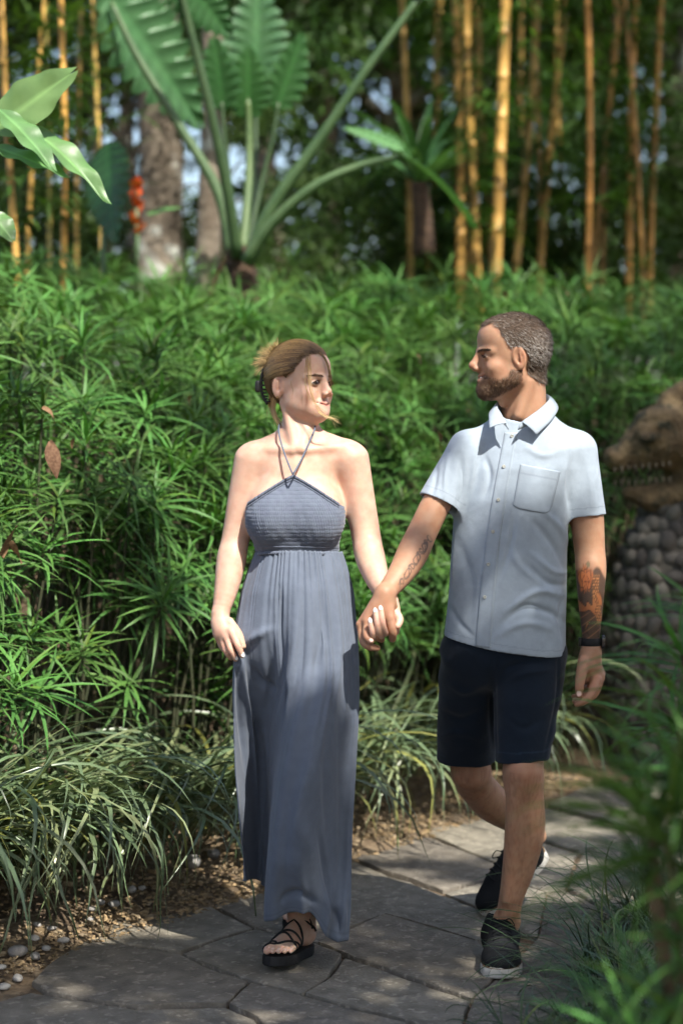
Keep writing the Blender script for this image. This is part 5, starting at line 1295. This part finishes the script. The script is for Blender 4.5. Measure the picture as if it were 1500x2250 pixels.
C[on] *= (1-al[:,None])+al[:,None]*ink
# right arm: a narrow chain of scrolls up the inner forearm
t, u, r = armuv((938,1180,-.05),(862,1298,-.19), .036)
on = (t > -.05) & (t < 1.0) & (r < .06) & (NM[:,1] < .3); T = t[on]; U = u[on]
cx_ = .18+.0*T; loops = np.abs(np.hypot((U-cx_)/(.42-.18*T), (((T*7.5+.25*np.sin(T*21)) % 1)-.5)*1.7)-.62)
sw = np.abs(U-cx_-(.28-.1*T)*np.sin(T*26+.8)); line = np.maximum(sstep(.20,.10,loops), sstep(.085,.04,sw))*sstep(-.02,.05,T)*sstep(.98,.9,T)*(np.abs(U-cx_) < .6-.25*T)
C[on] *= 1-.66*line[:,None]*np.array([1,.9,.75])
def mpart(name, V, F, m, parent=None, col=None, smooth=True): return part(name, V, F, m, parent or man, col, smooth, MBs)
mpart('body', VM, FM, M['skinm'], man, C)
eyes(man, Rm, oM, sM, True, MBs, (1,.1,-.02), LM, FM)
# teeth in the smile
V, F = ico(np.array([.0885,0,.0545]), [.004,.015,.0036], 14, 8); mpart('teeth', (V*sM)@Rm.T+oM, F, M['nail'])
# ---- cropped hair, beard, moustache
capm = cap_from(VM, FM, NM, LM, True, .0025, man, M['hairc'], (.055,.038,.028), MBs, 'hair_cap')
def fuzz(name, ids, n, dirl, lmin, lmax, wid, colf, up=.5, lift=0):
    k = ids[rng.integers(len(ids), size=n)]; p = VM[k]+rng.normal(0,.0008,(n,3))+NM[k]*lift; nn = NM[k]
    d = (dirl(LM[k]))@Rm.T; d = d-nn*(d*nn).sum(1)[:,None]; d /= np.linalg.norm(d,axis=1)[:,None]+1e-9
    d = d+nn*up+rng.normal(0,.22,(n,3)); d /= np.linalg.norm(d,axis=1)[:,None]; L = rng.uniform(lmin,lmax,(n,1))
    Ps = np.stack([p, p+d*L*.55, p+d*L-nn*L*.15], 1)
    side_ = rng.normal(size=(n,3)); V, F, Cc = strands(None, Ps, np.full(n,wid), nn+side_*.3, colf(LM[k], n)); mpart(name, V, F, M['hairm'], man, Cc)
def hc(L_, n):
    grey = np.clip(sstep(.02,.05,np.abs(L_[:,1]))*sstep(.19,.12,L_[:,2])*sstep(.075,.11,L_[:,2]),0,1)
    c = np.tile([[.10,.070,.050]],(n,1))*rng.uniform(.5,1.6,(n,1)); g_ = (rng.random(n) < grey*.6+.06)[:,None]
    return np.where(g_, np.array([[.36,.33,.30]])*rng.uniform(.6,1.2,(n,1)), c)
fuzz('hair', capm, 16000, lambda L_: np.stack([np.where(L_[:,2] > .19, .9, -.75), L_[:,1]*3, np.where(L_[:,2] > .19, .0, -.7)],1), .007, .013, .0011, hc, .45, .002)
bid = np.nonzero(bmask > rng.uniform(.1,.9,len(bmask)))[0]
def bc(L_, n):
    c = np.tile([[.085,.048,.027]],(n,1))*rng.uniform(.5,1.8,(n,1)); g_ = (rng.random(n) < .10)[:,None]; return np.where(g_, np.array([[.22,.15,.10]]), c)
fuzz('beard', bid, 7000, lambda L_: np.tile([[.25,0,-1.0]],(len(L_),1)), .003, .007, .0010, bc, .3)
lowb = bid[(LM[bid][:,2] < .035) & (LM[bid][:,0] > .045)]
fuzz('beard', lowb, 3000, lambda L_: np.tile([[.15,0,-1.0]],(len(L_),1)), .005, .009, .0010, bc, .4)
# ---- watch
mb = MB(); c = w(1297,1410,.03); a = np.linspace(0,2*np.pi,28)
for dz, rr in ((0,0),): 
    pts = np.stack([c[0]+.0275*np.cos(a), c[1]+.0255*np.sin(a), np.full(28,c[2])],1)
ring=[]; n_=28
for z_, rr in ((-.011,1.0),(-.010,1.07),(.010,1.07),(.011,1.0)):
    ring.append(np.stack([c[0]+.0268*rr*np.cos(a[:-1]*28/27.0 if False else np.linspace(0,2*np.pi,28,endpoint=False)), c[1]+.0258*rr*np.sin(np.linspace(0,2*np.pi,28,endpoint=False)), np.full(28,c[2]+z_)],1))
V = np.concatenate(ring); F = [(k*28+j, k*28+(j+1)%28, (k+1)*28+(j+1)%28, (k+1)*28+j) for k in range(3) for j in range(28)]
watch = mpart('watch_strap', V, F, M['rubber'])
V, F = ico(np.zeros(3), 1, 20, 14); V = np.sign(V)*np.abs(V)**.45
M['glass'] = mat('watch_glass', (.015,.015,.018), None, rough=.12, spec=.6)
mpart('watch_case', V*[.006,.018,.0195]+c+[.0325,.0,0], F, M['glass'], watch); mpart('watch_buckle', V*[.004,.009,.0125]+c+[-.0305,.0,0], F, M['black'], watch)
nail(man, w(1271,1524,-.0245), w(1271,1527,-.014)-w(1273,1497,-.012), (-.1,-1,.1), .0085, .0072, M['nailn'], MBs)
nail(man, w(815,1407,-.2515), w(814,1409,-.243)-w(805,1396,-.232), (0,-1,.4), .0065, .0055, M['nailn'], MBs)

# ---- shirt: hollow shell with sleeves
M['shirt'] = fab('shirt_cotton', (.335,.395,.465), (500,500,900), .0005, .28)
rot = math.radians(-16)
lv = [(1460,1105,.170,.122),(1420,1107,.170,.122),(1360,1111,.166,.120),(1300,1115,.163,.118),(1200,1119,.159,.116),(1100,1126,.160,.115),(1030,1138,.163,.110),(985,1146,.155,.098),(955,1149,.130,.085),(925,1150,.088,.070),(895,1150,.070,.066)]
colp = column([w(1100,q[0],.055)[2] for q in lv], [w(q[1],q[0],.055)[0] for q in lv], [5.365]*len(lv), [q[2] for q in lv], [q[3] for q in lv], rot, .02, 2.3)
ysh = [rc(w(1175,945,.075), w(1262,990,.06), .048, .048, .03), rc(w(1112,950,.075), w(1030,990,.055), .048, .046, .03)]
sl_r = rc(w(1026,986,.055), w(958,1118,.02), .050, .061, .025); e_r = w(963,1105,.02); n_r = w(958,1112,.02)-w(1012,1000,.05)
sl_l = rc(w(1268,990,.06), w(1286,1150,.058), .054, .060, .025); e_l = w(1288,1135,.058); n_l = w(1286,1135,.055)-w(1274,1000,.06)
ax_ = (gaxis(.19,.78,[(-9,9)],None,.003,.003), gaxis(5.18,5.54,[(-9,9)],None,.0032,.0032), gaxis(.83,1.56,[(-9,9)],None,.003,.003))
out_ = Grid(*ax_).run([colp]+ysh+[cut(sl_r,e_r,n_r), cut(sl_l,e_l,n_l)]); inn = Grid(*ax_).run([colp]+ysh+[rc(w(1026,986,.055), w(941,1150,.01), .050, .0635, .025), rc(w(1268,990,.06), w(1291,1190,.058), .054, .0615, .025)])
X3 = ax_[0][:,None,None]; Y3 = ax_[1][None,:,None]; Z3 = ax_[2][None,None,:]
h0, h1 = w(968,1398,.05), w(1247,1436,.05); hz = h0[2]+(X3-h0[0])/(h1[0]-h0[0])*(h1[2]-h0[2])-.012*np.clip((5.36-Y3)/.12,-1,1)
nk = w(1150,905,.05); neckcut = (Z3-nk[2])-.55*(Y3-nk[1])
out_.D = np.maximum(np.maximum(out_.D, -(inn.D+.0075)), np.maximum(hz-Z3, neckcut)).astype(np.float32)
V, F = out_.mesh(); V = smooth_mesh(V, F, 2, .5); N_ = vnormals(V, F)
V = V+N_*(.0022*vnoise(V*[1,1,.6], 11, 5))[:,None]
V = folds(V, N_, [([(1160,1135),(1205,1185),(1246,1260)],.010,-.007),([(1190,1120),(1230,1160),(1252,1215)],.009,.006),([(1150,1235),(1205,1280),(1252,1285)],.009,-.008),([(1165,1215),(1215,1255),(1250,1258)],.009,.006),([(1110,1345),(1180,1300),(1246,1312)],.010,.008),([(1095,1375),(1150,1335),(1205,1345),(1246,1370)],.010,-.009),([(1080,1405),(1150,1370),(1220,1385)],.010,.006),
  ([(1012,1000),(1014,1060),(1008,1115)],.008,-.008),([(1045,985),(1040,1030),(1030,1090)],.010,.007),([(1065,1000),(1075,1045),(1062,1100)],.008,-.006),([(990,1130),(992,1230),(980,1330)],.010,.004),([(1010,1190),(1035,1280),(1030,1380)],.012,-.005),([(985,1330),(1010,1370),(1040,1400)],.008,-.005),
  ([(960,1010),(955,1060),(945,1095)],.007,-.005),([(985,1000),(978,1050),(975,1100)],.006,.005),([(1255,1010),(1248,1070),(1250,1130)],.008,-.008),([(1290,1010),(1298,1070),(1305,1125)],.010,.004),([(1150,980),(1190,1000),(1235,990)],.010,.004),([(1115,1180),(1140,1240),(1200,1290)],.010,.004),([(1130,1120),(1120,1200),(1090,1290)],.008,-.004),([(1240,1290),(1230,1350),(1238,1420)],.006,-.006)])
Cs = np.ones((len(V),3))
dh = V[:,2]-(h0[2]+(V[:,0]-h0[0])/(h1[0]-h0[0])*(h1[2]-h0[2])-.012*np.clip((5.36-V[:,1])/.12,-1,1)); Cs[(np.abs(dh-.020) < .0016)] *= .86
for e_, n_ in ((e_r,n_r),(e_l,n_l)):
    q = (V-e_)@nrm(n_); nearS = (np.linalg.norm(V-e_,axis=1) < .075); Cs[nearS & (np.abs(q+.024) < .0016)] *= .84
shirt = mpart('shirt', V, F, M['shirt'], man, Cs); bvs = bvh_of(V, F)
# shirt-front strip, pocket, buttons
def patch(name, corners, nu, nv_, lift, parent, thick=.0014, m=None, curve=None, dark=None):
    a,b,c,d = [np.array(q,float) for q in corners]; V=[]; ok=[]
    for i in range(nv_+1):
        for j in range(nu+1):
            u_, v_ = j/nu, i/nv_; q = (a*(1-u_)+b*u_)*(1-v_)+(d*(1-u_)+c*u_)*v_
            if curve is not None: q = q+curve(u_, v_)
            p = project(bvs, q[0], q[1], lift); V.append(p if p is not None else V[-1])
    V = np.array(V); 
    for _ in range(2):
        G_ = V.reshape(nv_+1,nu+1,3); G_[1:-1,:,1] = .5*G_[1:-1,:,1]+.25*(G_[:-2,:,1]+G_[2:,:,1]); V = G_.reshape(-1,3)
    F = [(i*(nu+1)+j,(i+1)*(nu+1)+j,(i+1)*(nu+1)+j+1,i*(nu+1)+j+1) for i in range(nv_) for j in range(nu)]
    Cc = np.ones((len(V),3))
    if dark: 
        for k in range(len(V)): Cc[k] *= dark((k%(nu+1))/nu, (k//(nu+1))/nv_)
    o = mpart(name, V, F, m or M['shirt'], parent, Cc); md = o.modifiers.new('thick','SOLIDIFY'); md.thickness = thick+lift*.9; md.offset = -1
    return o
bend = lambda u_, v_: np.array([6*math.sin(v_*math.pi),0])
patch('button_placket', [(1110,950),(1138,950),(1079,1424),(1045,1420)], 8, 110, .0016, shirt, curve=lambda u_,v_: np.array([-9*math.sin(v_*math.pi)-2,0]), dark=lambda u_,v_: .88 if u_ in (.125,.875) else 1)
patch('pocket', [(1142,1019),(1231,1036),(1208,1131),(1125,1116)], 28, 30, .0016, shirt, curve=lambda u_,v_: np.array([0, -10*max(0,v_-.8)/.2*(abs(u_-.5)*2)**6]), dark=lambda u_,v_: .84 if .17 < v_ < .21 or (u_ < .05 or u_ > .95 or v_ > .95) else 1)
M['button'] = mat('button', (.42,.43,.40), (.30,.31,.29), 200, .3, spec=.5)
for q in ((1124,958),(1106,1025),(1094,1098),(1082,1168),(1072,1240),(1064,1312)):
    p = project(bvs, q[0], q[1], .0036); V, F = ico(np.zeros(3), 1, 16, 8); V = V*[.0052,.0016,.0052]; r_ = np.hypot(V[:,0],V[:,2]); V[:,1] += np.where(r_ < .003, .0012, 0)
    mpart('button', V+p, F, M['button'], shirt)
# collar
ci = [(1113,930,-.045),(1099,908,-.022),(1091,890,.03),(1108,870,.105),(1150,860,.142),(1192,864,.122),(1207,874,.07),(1189,895,.005),(1145,927,-.046)]
co = [(1074,941,-.052),(1070,925,-.03),(1072,908,.04),(1098,893,.13),(1150,887,.165),(1205,884,.14),(1229,898,.07),(1214,926,-.008),(1178,955,-.055)]
Qi = spline(np.array([w(*q) for q in ci]), 64); Qo = spline(np.array([w(*q) for q in co]), 64); kk_ = .80+.2*np.abs(np.linspace(-1,1,64))[:,None]**3; Qo = Qi+(Qo-Qi)*kk_; rows=[]
for v_ in np.linspace(0,1,9):
    rows.append(Qi*(1-v_)+Qo*v_+np.array([0,-.0025,.003])*math.sin(v_*math.pi))
V = np.concatenate(rows); F = [(i*64+j,i*64+j+1,(i+1)*64+j+1,(i+1)*64+j) for i in range(8) for j in range(63)]
Cc = np.ones((len(V),3)); Cc[7*64:8*64] *= .9
o = mpart('collar', V, F, M['shirt'], shirt, Cc); md = o.modifiers.new('thick','SOLIDIFY'); md.thickness = .0018; md.offset = 0
cb = [(1116,944,-.050),(1105,930,-.035),(1092,912,.02),(1108,900,.10),(1150,893,.135),(1192,893,.115),(1203,905,.065),(1182,926,-.012),(1137,945,-.052)]
Qb = spline(np.array([w(*q) for q in cb]), 64); Qi2 = Qi+0
V = np.concatenate([Qi2*(1-v_)+Qb*v_ for v_ in (0,.5,1)]); F = [(i*64+j,i*64+j+1,(i+1)*64+j+1,(i+1)*64+j) for i in range(2) for j in range(63)]
o = mpart('collar_stand', V, F, M['shirt'], shirt, np.ones((len(V),3))*.97); md = o.modifiers.new('thick','SOLIDIFY'); md.thickness = .003; md.offset = 0

# ---- shorts
M['shorts'] = fab('shorts_twill', (.0075,.0135,.024), (900,900,900), .0003, .35)
r0, r1 = w(1045,1440,.10), w(1020,1690,.30); l0, l1 = w(1162,1440,.06), w(1144,1700,-.035)
pv = [ell(w(1106,1420,.07),(.158,.112,.13),.03)]
rl = rc(r0, r1, .100, .083, .02); ll = rc(l0, l1, .106, .071, .015)
pr = w(1020,1664,.30); nr_ = np.array([.03,.12,-1]); pl = w(1146,1671,-.03); nl_ = np.array([.06,.0,-1])
ax_ = (gaxis(.20,.68,[(-9,9)],None,.0036,.0036), gaxis(5.14,5.80,[(-9,9)],None,.004,.004), gaxis(.45,1.0,[(-9,9)],None,.0036,.0036))
out_ = Grid(*ax_).run(pv+[cut(rl,pr,nr_), cut(ll,pl,nl_)]); inn = Grid(*ax_).run(pv+[rc(r0, r0+(r1-r0)*1.25, .100, .0788, .02), rc(l0, l0+(l1-l0)*1.25, .106, .0622, .015)])
out_.D = np.maximum(out_.D, -(inn.D+.010)); V, F = out_.mesh(); V = smooth_mesh(V, F, 2, .5); N_ = vnormals(V, F)
V = V+N_*(.004*vnoise(V*[1,1,1.4], 16, 5))[:,None]
V = folds(V, N_, [([(1085,1450),(1080,1560),(1086,1660)],.010,-.010),([(1110,1500),(1150,1480),(1210,1470)],.010,.007),([(1100,1480),(1130,1460),(1190,1455)],.008,-.007),([(985,1500),(1020,1520),(1070,1500)],.010,.006),([(970,1560),(1010,1580),(1060,1560)],.010,-.006),([(1110,1580),(1150,1600),(1190,1580)],.010,-.004),([(965,1620),(1010,1610),(1075,1630)],.01,.004),([(1225,1440),(1222,1540),(1195,1660)],.005,-.004)])
Cs = np.ones((len(V),3)); 
for p_, n_ in ((pr,nr_),(pl,nl_)):
    q = (V-p_)@nrm(n_); Cs[(np.abs(q+.030) < .002) & (np.linalg.norm((V-p_)[:,:2],axis=1) < .11)] *= 1.9
shorts = mpart('shorts', V, F, M['shorts'], man, Cs)

# ---- canvas sneakers
M['canvas'] = mat('black_canvas', (.008,.009,.010), (.013,.014,.016), 300, .9, .3, 900, spec=.2, bdist=.001)
M['sole'] = mat('white_sole', (.55,.53,.48), (.44,.42,.38), 25, .6, c3=(.30,.28,.24), s3=9)
M['welt'] = mat('brown_welt', (.12,.07,.03), None, rough=.7)
up_ = [ell((.045,0,.055),(.047,.037,.050),.03), rc((.06,0,.050),(.19,.002,.040),.040,.040,.04), ell((.225,.004,.036),(.063,.046,.034),.03), rc((.10,0,.085),(.18,.002,.062),.026,.024,.03), rc((.05,0,.07),(.055,0,.098),.040,.036,.02),
      ell((.058,0,.125),(.043,.027,.040),.008,op='sub')]
gs = Grid(gaxis(-.02,.31,[(-9,9)],None,.0035,.0035), gaxis(-.07,.07,[(-9,9)],None,.0035,.0035), gaxis(.0,.13,[(-9,9)],None,.0035,.0035)).run(up_)
gs.D = np.maximum(gs.D, .018-gs.a[2][None,None,:]); UV, UF = gs.mesh(); UV = smooth_mesh(UV, UF, 1, .5)*[1.0,1.13,1.08]
ub = bvh_of(UV, UF)
def sneaker(Rf, of):
    fl = np.linalg.det(Rf) < 0
    fx = lambda F: ([f[::-1] for f in F] if not isinstance(F, np.ndarray) else F[:,::-1].copy()) if fl else F
    sh = mpart('shoe', UV@Rf.T+of, fx(UF), M['canvas'])
    so = sole_outline(110, .302, 1.30); V, F = slab(so, .0, .030, .004); V[:,2] += np.where(V[:,0] > .22, (V[:,0]-.22)**2*1.2, 0)
    o = mpart('sole', V@Rf.T+of, fx(F), M['sole'], sh); o.modifiers.new('edge','EDGE_SPLIT').split_angle = math.radians(40)
    V, F = slab(so*[1,1.005], .0305, .0335, .001); mpart('welt', V@Rf.T+of, fx(F), M['welt'], sh)
    for k in range(5):
        x = .115+.021*k; pts=[]
        for y in np.linspace(-.026,.026,11):
            h = ub.ray_cast(Vector((x+.006*math.sin(y*60),y,.2)), Vector((0,0,-1))); pts.append(np.array(h[0])+[0,0,.002] if h[0] else np.array([x,y,.08]))
        V, F = tube(np.array(pts), .0028, 6); mpart('lace', V@Rf.T+of, fx(F), M['canvas'], sh)
    for sg in (-1,1):
        a_ = np.array([.112,0,.112]); V, F = tube(spline([a_, a_+[.012,sg*.022,.016], a_+[.03,sg*.034,.0], a_+[.012,sg*.016,-.004], a_], 18), .0017, 5); mpart('lace', V@Rf.T+of, fx(F), M['canvas'], sh)
toe = Gd(1106,2158); hl_ = toe+[.012,.285,0]
Rf, of = place(hl_+[0,0,.003], toe-hl_, 0.0); sneaker(Rf@mir, of)
tr_ = Gd(1074,2008)
ft = nrm([-.20,-.13,0]); hr_ = tr_-np.array(ft)*.218; hr_[2] = .150
vv_ = tr_+[0,0,.0]-hr_; pit2 = math.asin(vv_[2]/np.linalg.norm(vv_))
Rf, of = place(hr_, vv_, pit2); sneaker(Rf, of)
# ================================================================== dragon statue
st = empty('dragon_statue', (STAT[0]+.1, STAT[1], float(terr(STAT[0], STAT[1]))-.02)); tag(st, 'stone dragon head statue with bared teeth on a cobbled neck', 'statue')
SB = np.array(st.location)
D = 8.35
d_ = lambda a, b, c=0: W(a, b, D+c)
S = FPX/D
hp = [ell(d_(1480,960),(.20,.16,.13),.03), rc(d_(1440,975), d_(1362,1005), .11, .062, .05), ell(d_(1350,1008),(.05,.075,.036),.03),            # skull, muzzle, nose
      ell(d_(1460,920,-.02),(.12,.13,.06),.04), ell(d_(1425,958,-.115),(.050,.03,.034),.012), ell(d_(1425,962,-.14),(.034,.022,.022),.006),
      rc(d_(1405,940,-.11), d_(1450,938,-.13), .014, .018, .015), ell(d_(1345,1000,-.06),(.020,.018,.016),.01),
      rc(d_(1470,880), d_(1530,850), .05, .06, .04), rc(d_(1500,1090), d_(1420,1092), .08, .05, .04), rc(d_(1430,1094), d_(1382,1082), .05, .034, .03),      # lower jaw
      rc(d_(1330,1052,-.1), d_(1480,1030,-.15), .022, .034, .02, op='sub'), rc(d_(1335,1050,0), d_(1480,1036,.0), .024, .040, .015, op='sub'), rc(d_(1335,1050,.12), d_(1480,1036,.12), .024, .040, .015, op='sub'),
      ell(d_(1530,1010,.05),(.14,.15,.22),.04)]
for k in range(7):
    a = k/6; hp.append(rc(d_(1460+18*k, 905-7*k, -.10), d_(1490+18*k, 925-6*k, -.135), .008, .014, .008)); hp.append(rc(d_(1478+9*k, 985+9*k, -.14), d_(1500+10*k, 960+8*k, -.16), .010, .012, .008))
V, F = Grid(gaxis(.95,1.75,[(-9,9)],None,.007,.007), gaxis(7.95,8.75,[(-9,9)],None,.008,.008), gaxis(.85,1.85,[(-9,9)],None,.007,.007)).run(hp).mesh(); N_ = vnormals(V, F)
V = V+N_*(.006*vnoise(V, 22, 1)+.004*vnoise(V, 50, 2))[:,None]
head = link('head', mesh_from('head', V-SB, F, M['statue']), st)
for k in range(9):
    for top in (0, 1):
        px = 1350+15*k; py = (1030-1.6*k if top else 1066-1.2*k); p = d_(px, py, -.085-.006*k); L = .018*(1.5 if k in (1,5) else 1)*(-1 if top else 1)
        V, F = tube([p-[0,0,L*.3], p+[0,-.004,L*.5], p+[.004,0,L]], [.006,.005,.0015], 7); link('tooth', mesh_from('tooth', V-SB, F, M['tooth']), head)
# cobbled neck
def necksurf(v, a):
    c = np.array([np.interp(v,[0,.5,1],[STAT[0]+.14, STAT[0]+.06, STAT[0]+.17]), STAT[1]+np.interp(v,[0,1],[-.02,.02]), SB[2]+v*1.17]); r = np.interp(v,[0,.4,.75,1],[.33,.31,.30,.22])
    return c+np.array([math.cos(a)*r, math.sin(a)*r, 0]), np.array([math.cos(a), math.sin(a), 0])
V = np.array([necksurf(v, a)[0] for v in np.linspace(0,1,14) for a in np.linspace(0,2*np.pi,24,endpoint=False)]); F = [(i*24+j,i*24+(j+1)%24,(i+1)*24+(j+1)%24,(i+1)*24+j) for i in range(13) for j in range(24)]+[tuple(range(13*24,14*24))]
neck = link('neck', mesh_from('neck', V-SB, F, M['mortar']), st)
cms = []
for i in range(5):
    V, F = pebble_mesh(20+i); cms.append(mesh_from('cobblestone', V, F, M['cobble']))
row = 0; v = .03
while v < .99:
    n_ = 26; 
    for j in range(n_):
        a = (j+.5*(row % 2))/n_*2*np.pi+rng.normal(0,.03)
        if math.sin(a) > .45: continue
        p, nn = necksurf(v+rng.normal(0,.006), a); q = Vector(nn).to_track_quat('Z','Y') @ Matrix.Rotation(rng.uniform(0,6.28),3,'Z').to_quaternion()
        link('cobblestone', cms[rng.integers(5)], neck, p-SB, q.to_euler(), rng.uniform(.028,.058))
    v += .058; row += 1

# ================================================================== unseen shade trees behind and beside the photographer, leaves laid out for wanted dapple
# where leaves are put to keep the sun off: (X, Z) is the place at which a sunbeam crosses the walkers' plane y = 5.3
def beam(p):
    t_ = (p[1]-5.3)/-SUNV[1]; return p[0]+SUNV[0]*t_, p[2]+SUNV[2]*t_
OPEN = [(w(640,1000),.24,.42,.62),(w(660,1500),.19,.32,.5),(w(690,1640),.12,.26,.5),(w(1295,960),.14,.2,.5),(w(1085,1080),.16,.2,.28),(w(1100,770),.11,.13,.6),(W(60,220,6.0),.35,.35,.6),
  ((-.95,6.0,1.0),.5,.5,.75),((-.5,6.7,1.3),.5,.45,.6),((-.85,5.95,.3),.32,.3,.95),((-.5,6.4,.3),.28,.25,.8),(Gd(110,2060),.24,.2,.95),(Gd(270,2020),.16,.12,.9),(Gd(560,1590),.2,.2,.3),
  (Gd(900,1825),.30,.18,.95),(Gd(1050,1806),.16,.1,.8),(Gd(340,2050),.14,.09,.85),(Gd(1240,1960),.1,.06,.6),((.1,7.3,1.3),.5,.5,.35),((-.8,8.0,2.0),1.1,.9,.55),((.4,9.0,2.3),1.0,.8,.45),
  ((-2.3,12,3),1.8,2.2,.6),((-1.2,13,3),1.3,1.6,.5),((-.4,10,3.2),.9,.9,.4),((1.15,12,3.2),.25,.8,.5),((.75,12.8,3.3),.2,.7,.45),((.3,6.9,.3),.2,.2,.4),(W(1450,1830,2.7),.3,.3,.6)]
DARK = [(w(672,835),.105,.115,1.25),((1.35,8.15,.6),.35,.4,.4),((1.2,9.0,1.6),.8,.8,.28),((2.2,13,3.4),1.8,2.0,.35),(w(1150,1900),.5,.55,.3)]  # extra leaves put in to shade these spots, such as her face
def shade(X, Z):
    s = np.where(Z < .45, .80, np.where(Z > 1.9, .48, .56)); s = np.where((X > .22) & (Z < .92) & (Z > -.3), .95, s)
    for sg, lst in ((-1, OPEN), (1, DARK)):
        for p, rx, rz, k in lst:
            bx, bz = beam(p); s = s+sg*k*np.exp(-(((X-bx)/rx)**2+((Z-bz)/rz)**2))
    s = np.where(Z < -1.3, np.minimum(s+.12,.85), s)
    return np.clip(s, 0, .985)
N0 = 60000
X = rng.uniform(-3.5, 10, N0); Z = rng.uniform(-4.2, 17, N0)
nn = .5+.5*(.72*vnoise(np.stack([X, Z, X*0], 1), 3.1, 11)+.42*vnoise(np.stack([X, Z, X*0], 1), 7.5, 12))
keep = nn < shade(X, Z)*1.08-.02
X, Z = X[keep], Z[keep]; n = len(X); T = rng.uniform(7.0, 9.5, n)
Pc = np.stack([X, np.full(n, 5.3), Z], 1)+SUNV*T[:,None]
ok = ~((Pc[:,1] > 0) & (Pc[:,2]-CAMH < .32*Pc[:,1]+.5) & (np.abs(Pc[:,0]) < .26*Pc[:,1]+.6)); Pc = Pc[ok]; n = len(Pc)
a = rng.normal(size=(n,3)); a[:,2] -= .5; a -= .6*np.outer(a@SUNV, SUNV); a /= np.linalg.norm(a,axis=1)[:,None]; b = np.cross(a, SUNV+.35*rng.normal(size=(n,3))); b /= np.linalg.norm(b,axis=1)[:,None]
L = rng.uniform(.12,.26,(n,1)); Vq = np.stack([Pc-a*L*.5, Pc+b*L*.24, Pc+a*L*.5, Pc-b*L*.24], 1)
print('canopy leaves', n)
spec = [(-1.5,'unseen overhanging broadleaf tree behind the photographer on the left, leaves placed to shade the path'),(2.2,'unseen overhanging broadleaf tree right of the photographer, leaves placed to shade the walkers'),(5.5,'unseen overhanging broadleaf tree far right of the path, leaves placed to shade the hedge'),(99,'unseen overhanging broadleaf tree at the back right, leaves placed to shade the bamboo')]
lo = -99; cellx = Pc[:,0]
cuts = np.quantile(cellx, [0,.25,.5,.75,1.0]); cuts[0] -= 1; cuts[-1] += 1
for k in range(4):
    m_ = (cellx >= cuts[k]) & (cellx < cuts[k+1]); c = Pc[m_].mean(0); base = np.array([max(c[0],1.8)+.6 if k else c[0]-1.8, c[1]-1.5 if k < 2 else min(c[1], 6.0), 0])
    if k >= 2: base[0] = max(base[0], .3*base[1]+2.2)
    base[2] = float(terr(base[0], base[1]))
    e = empty('shade_tree', base); tag(e, spec[k][1], 'tree', 'unseen overhanging shade trees')
    V = Vq[m_].reshape(-1,3)-base; link('crown', mesh_from('crown', V, np.arange(len(V)).reshape(-1,4), M['bleaf'], False, np.repeat(rng.uniform(.6,1.3,(m_.sum(),1)),4,0)*np.ones((1,3))), e)
    mb = MB(); P = spline([[0,0,0], (c-base)*[.1,.1,.4], (c-base)*[.5,.5,.85], c-base], 20); mb.add(*tube(P, np.linspace(.2,.06,20), 12))
    for q in rng.choice(np.nonzero(m_)[0], 22): mb.add(*tube(spline([P[12+int(rng.integers(8))], (P[15]+Pc[q]-base)/2+[0,0,.2], Pc[q]-base], 8), np.linspace(.035,.006,8), 5))
    mb.build('trunk', M['bark'], e)
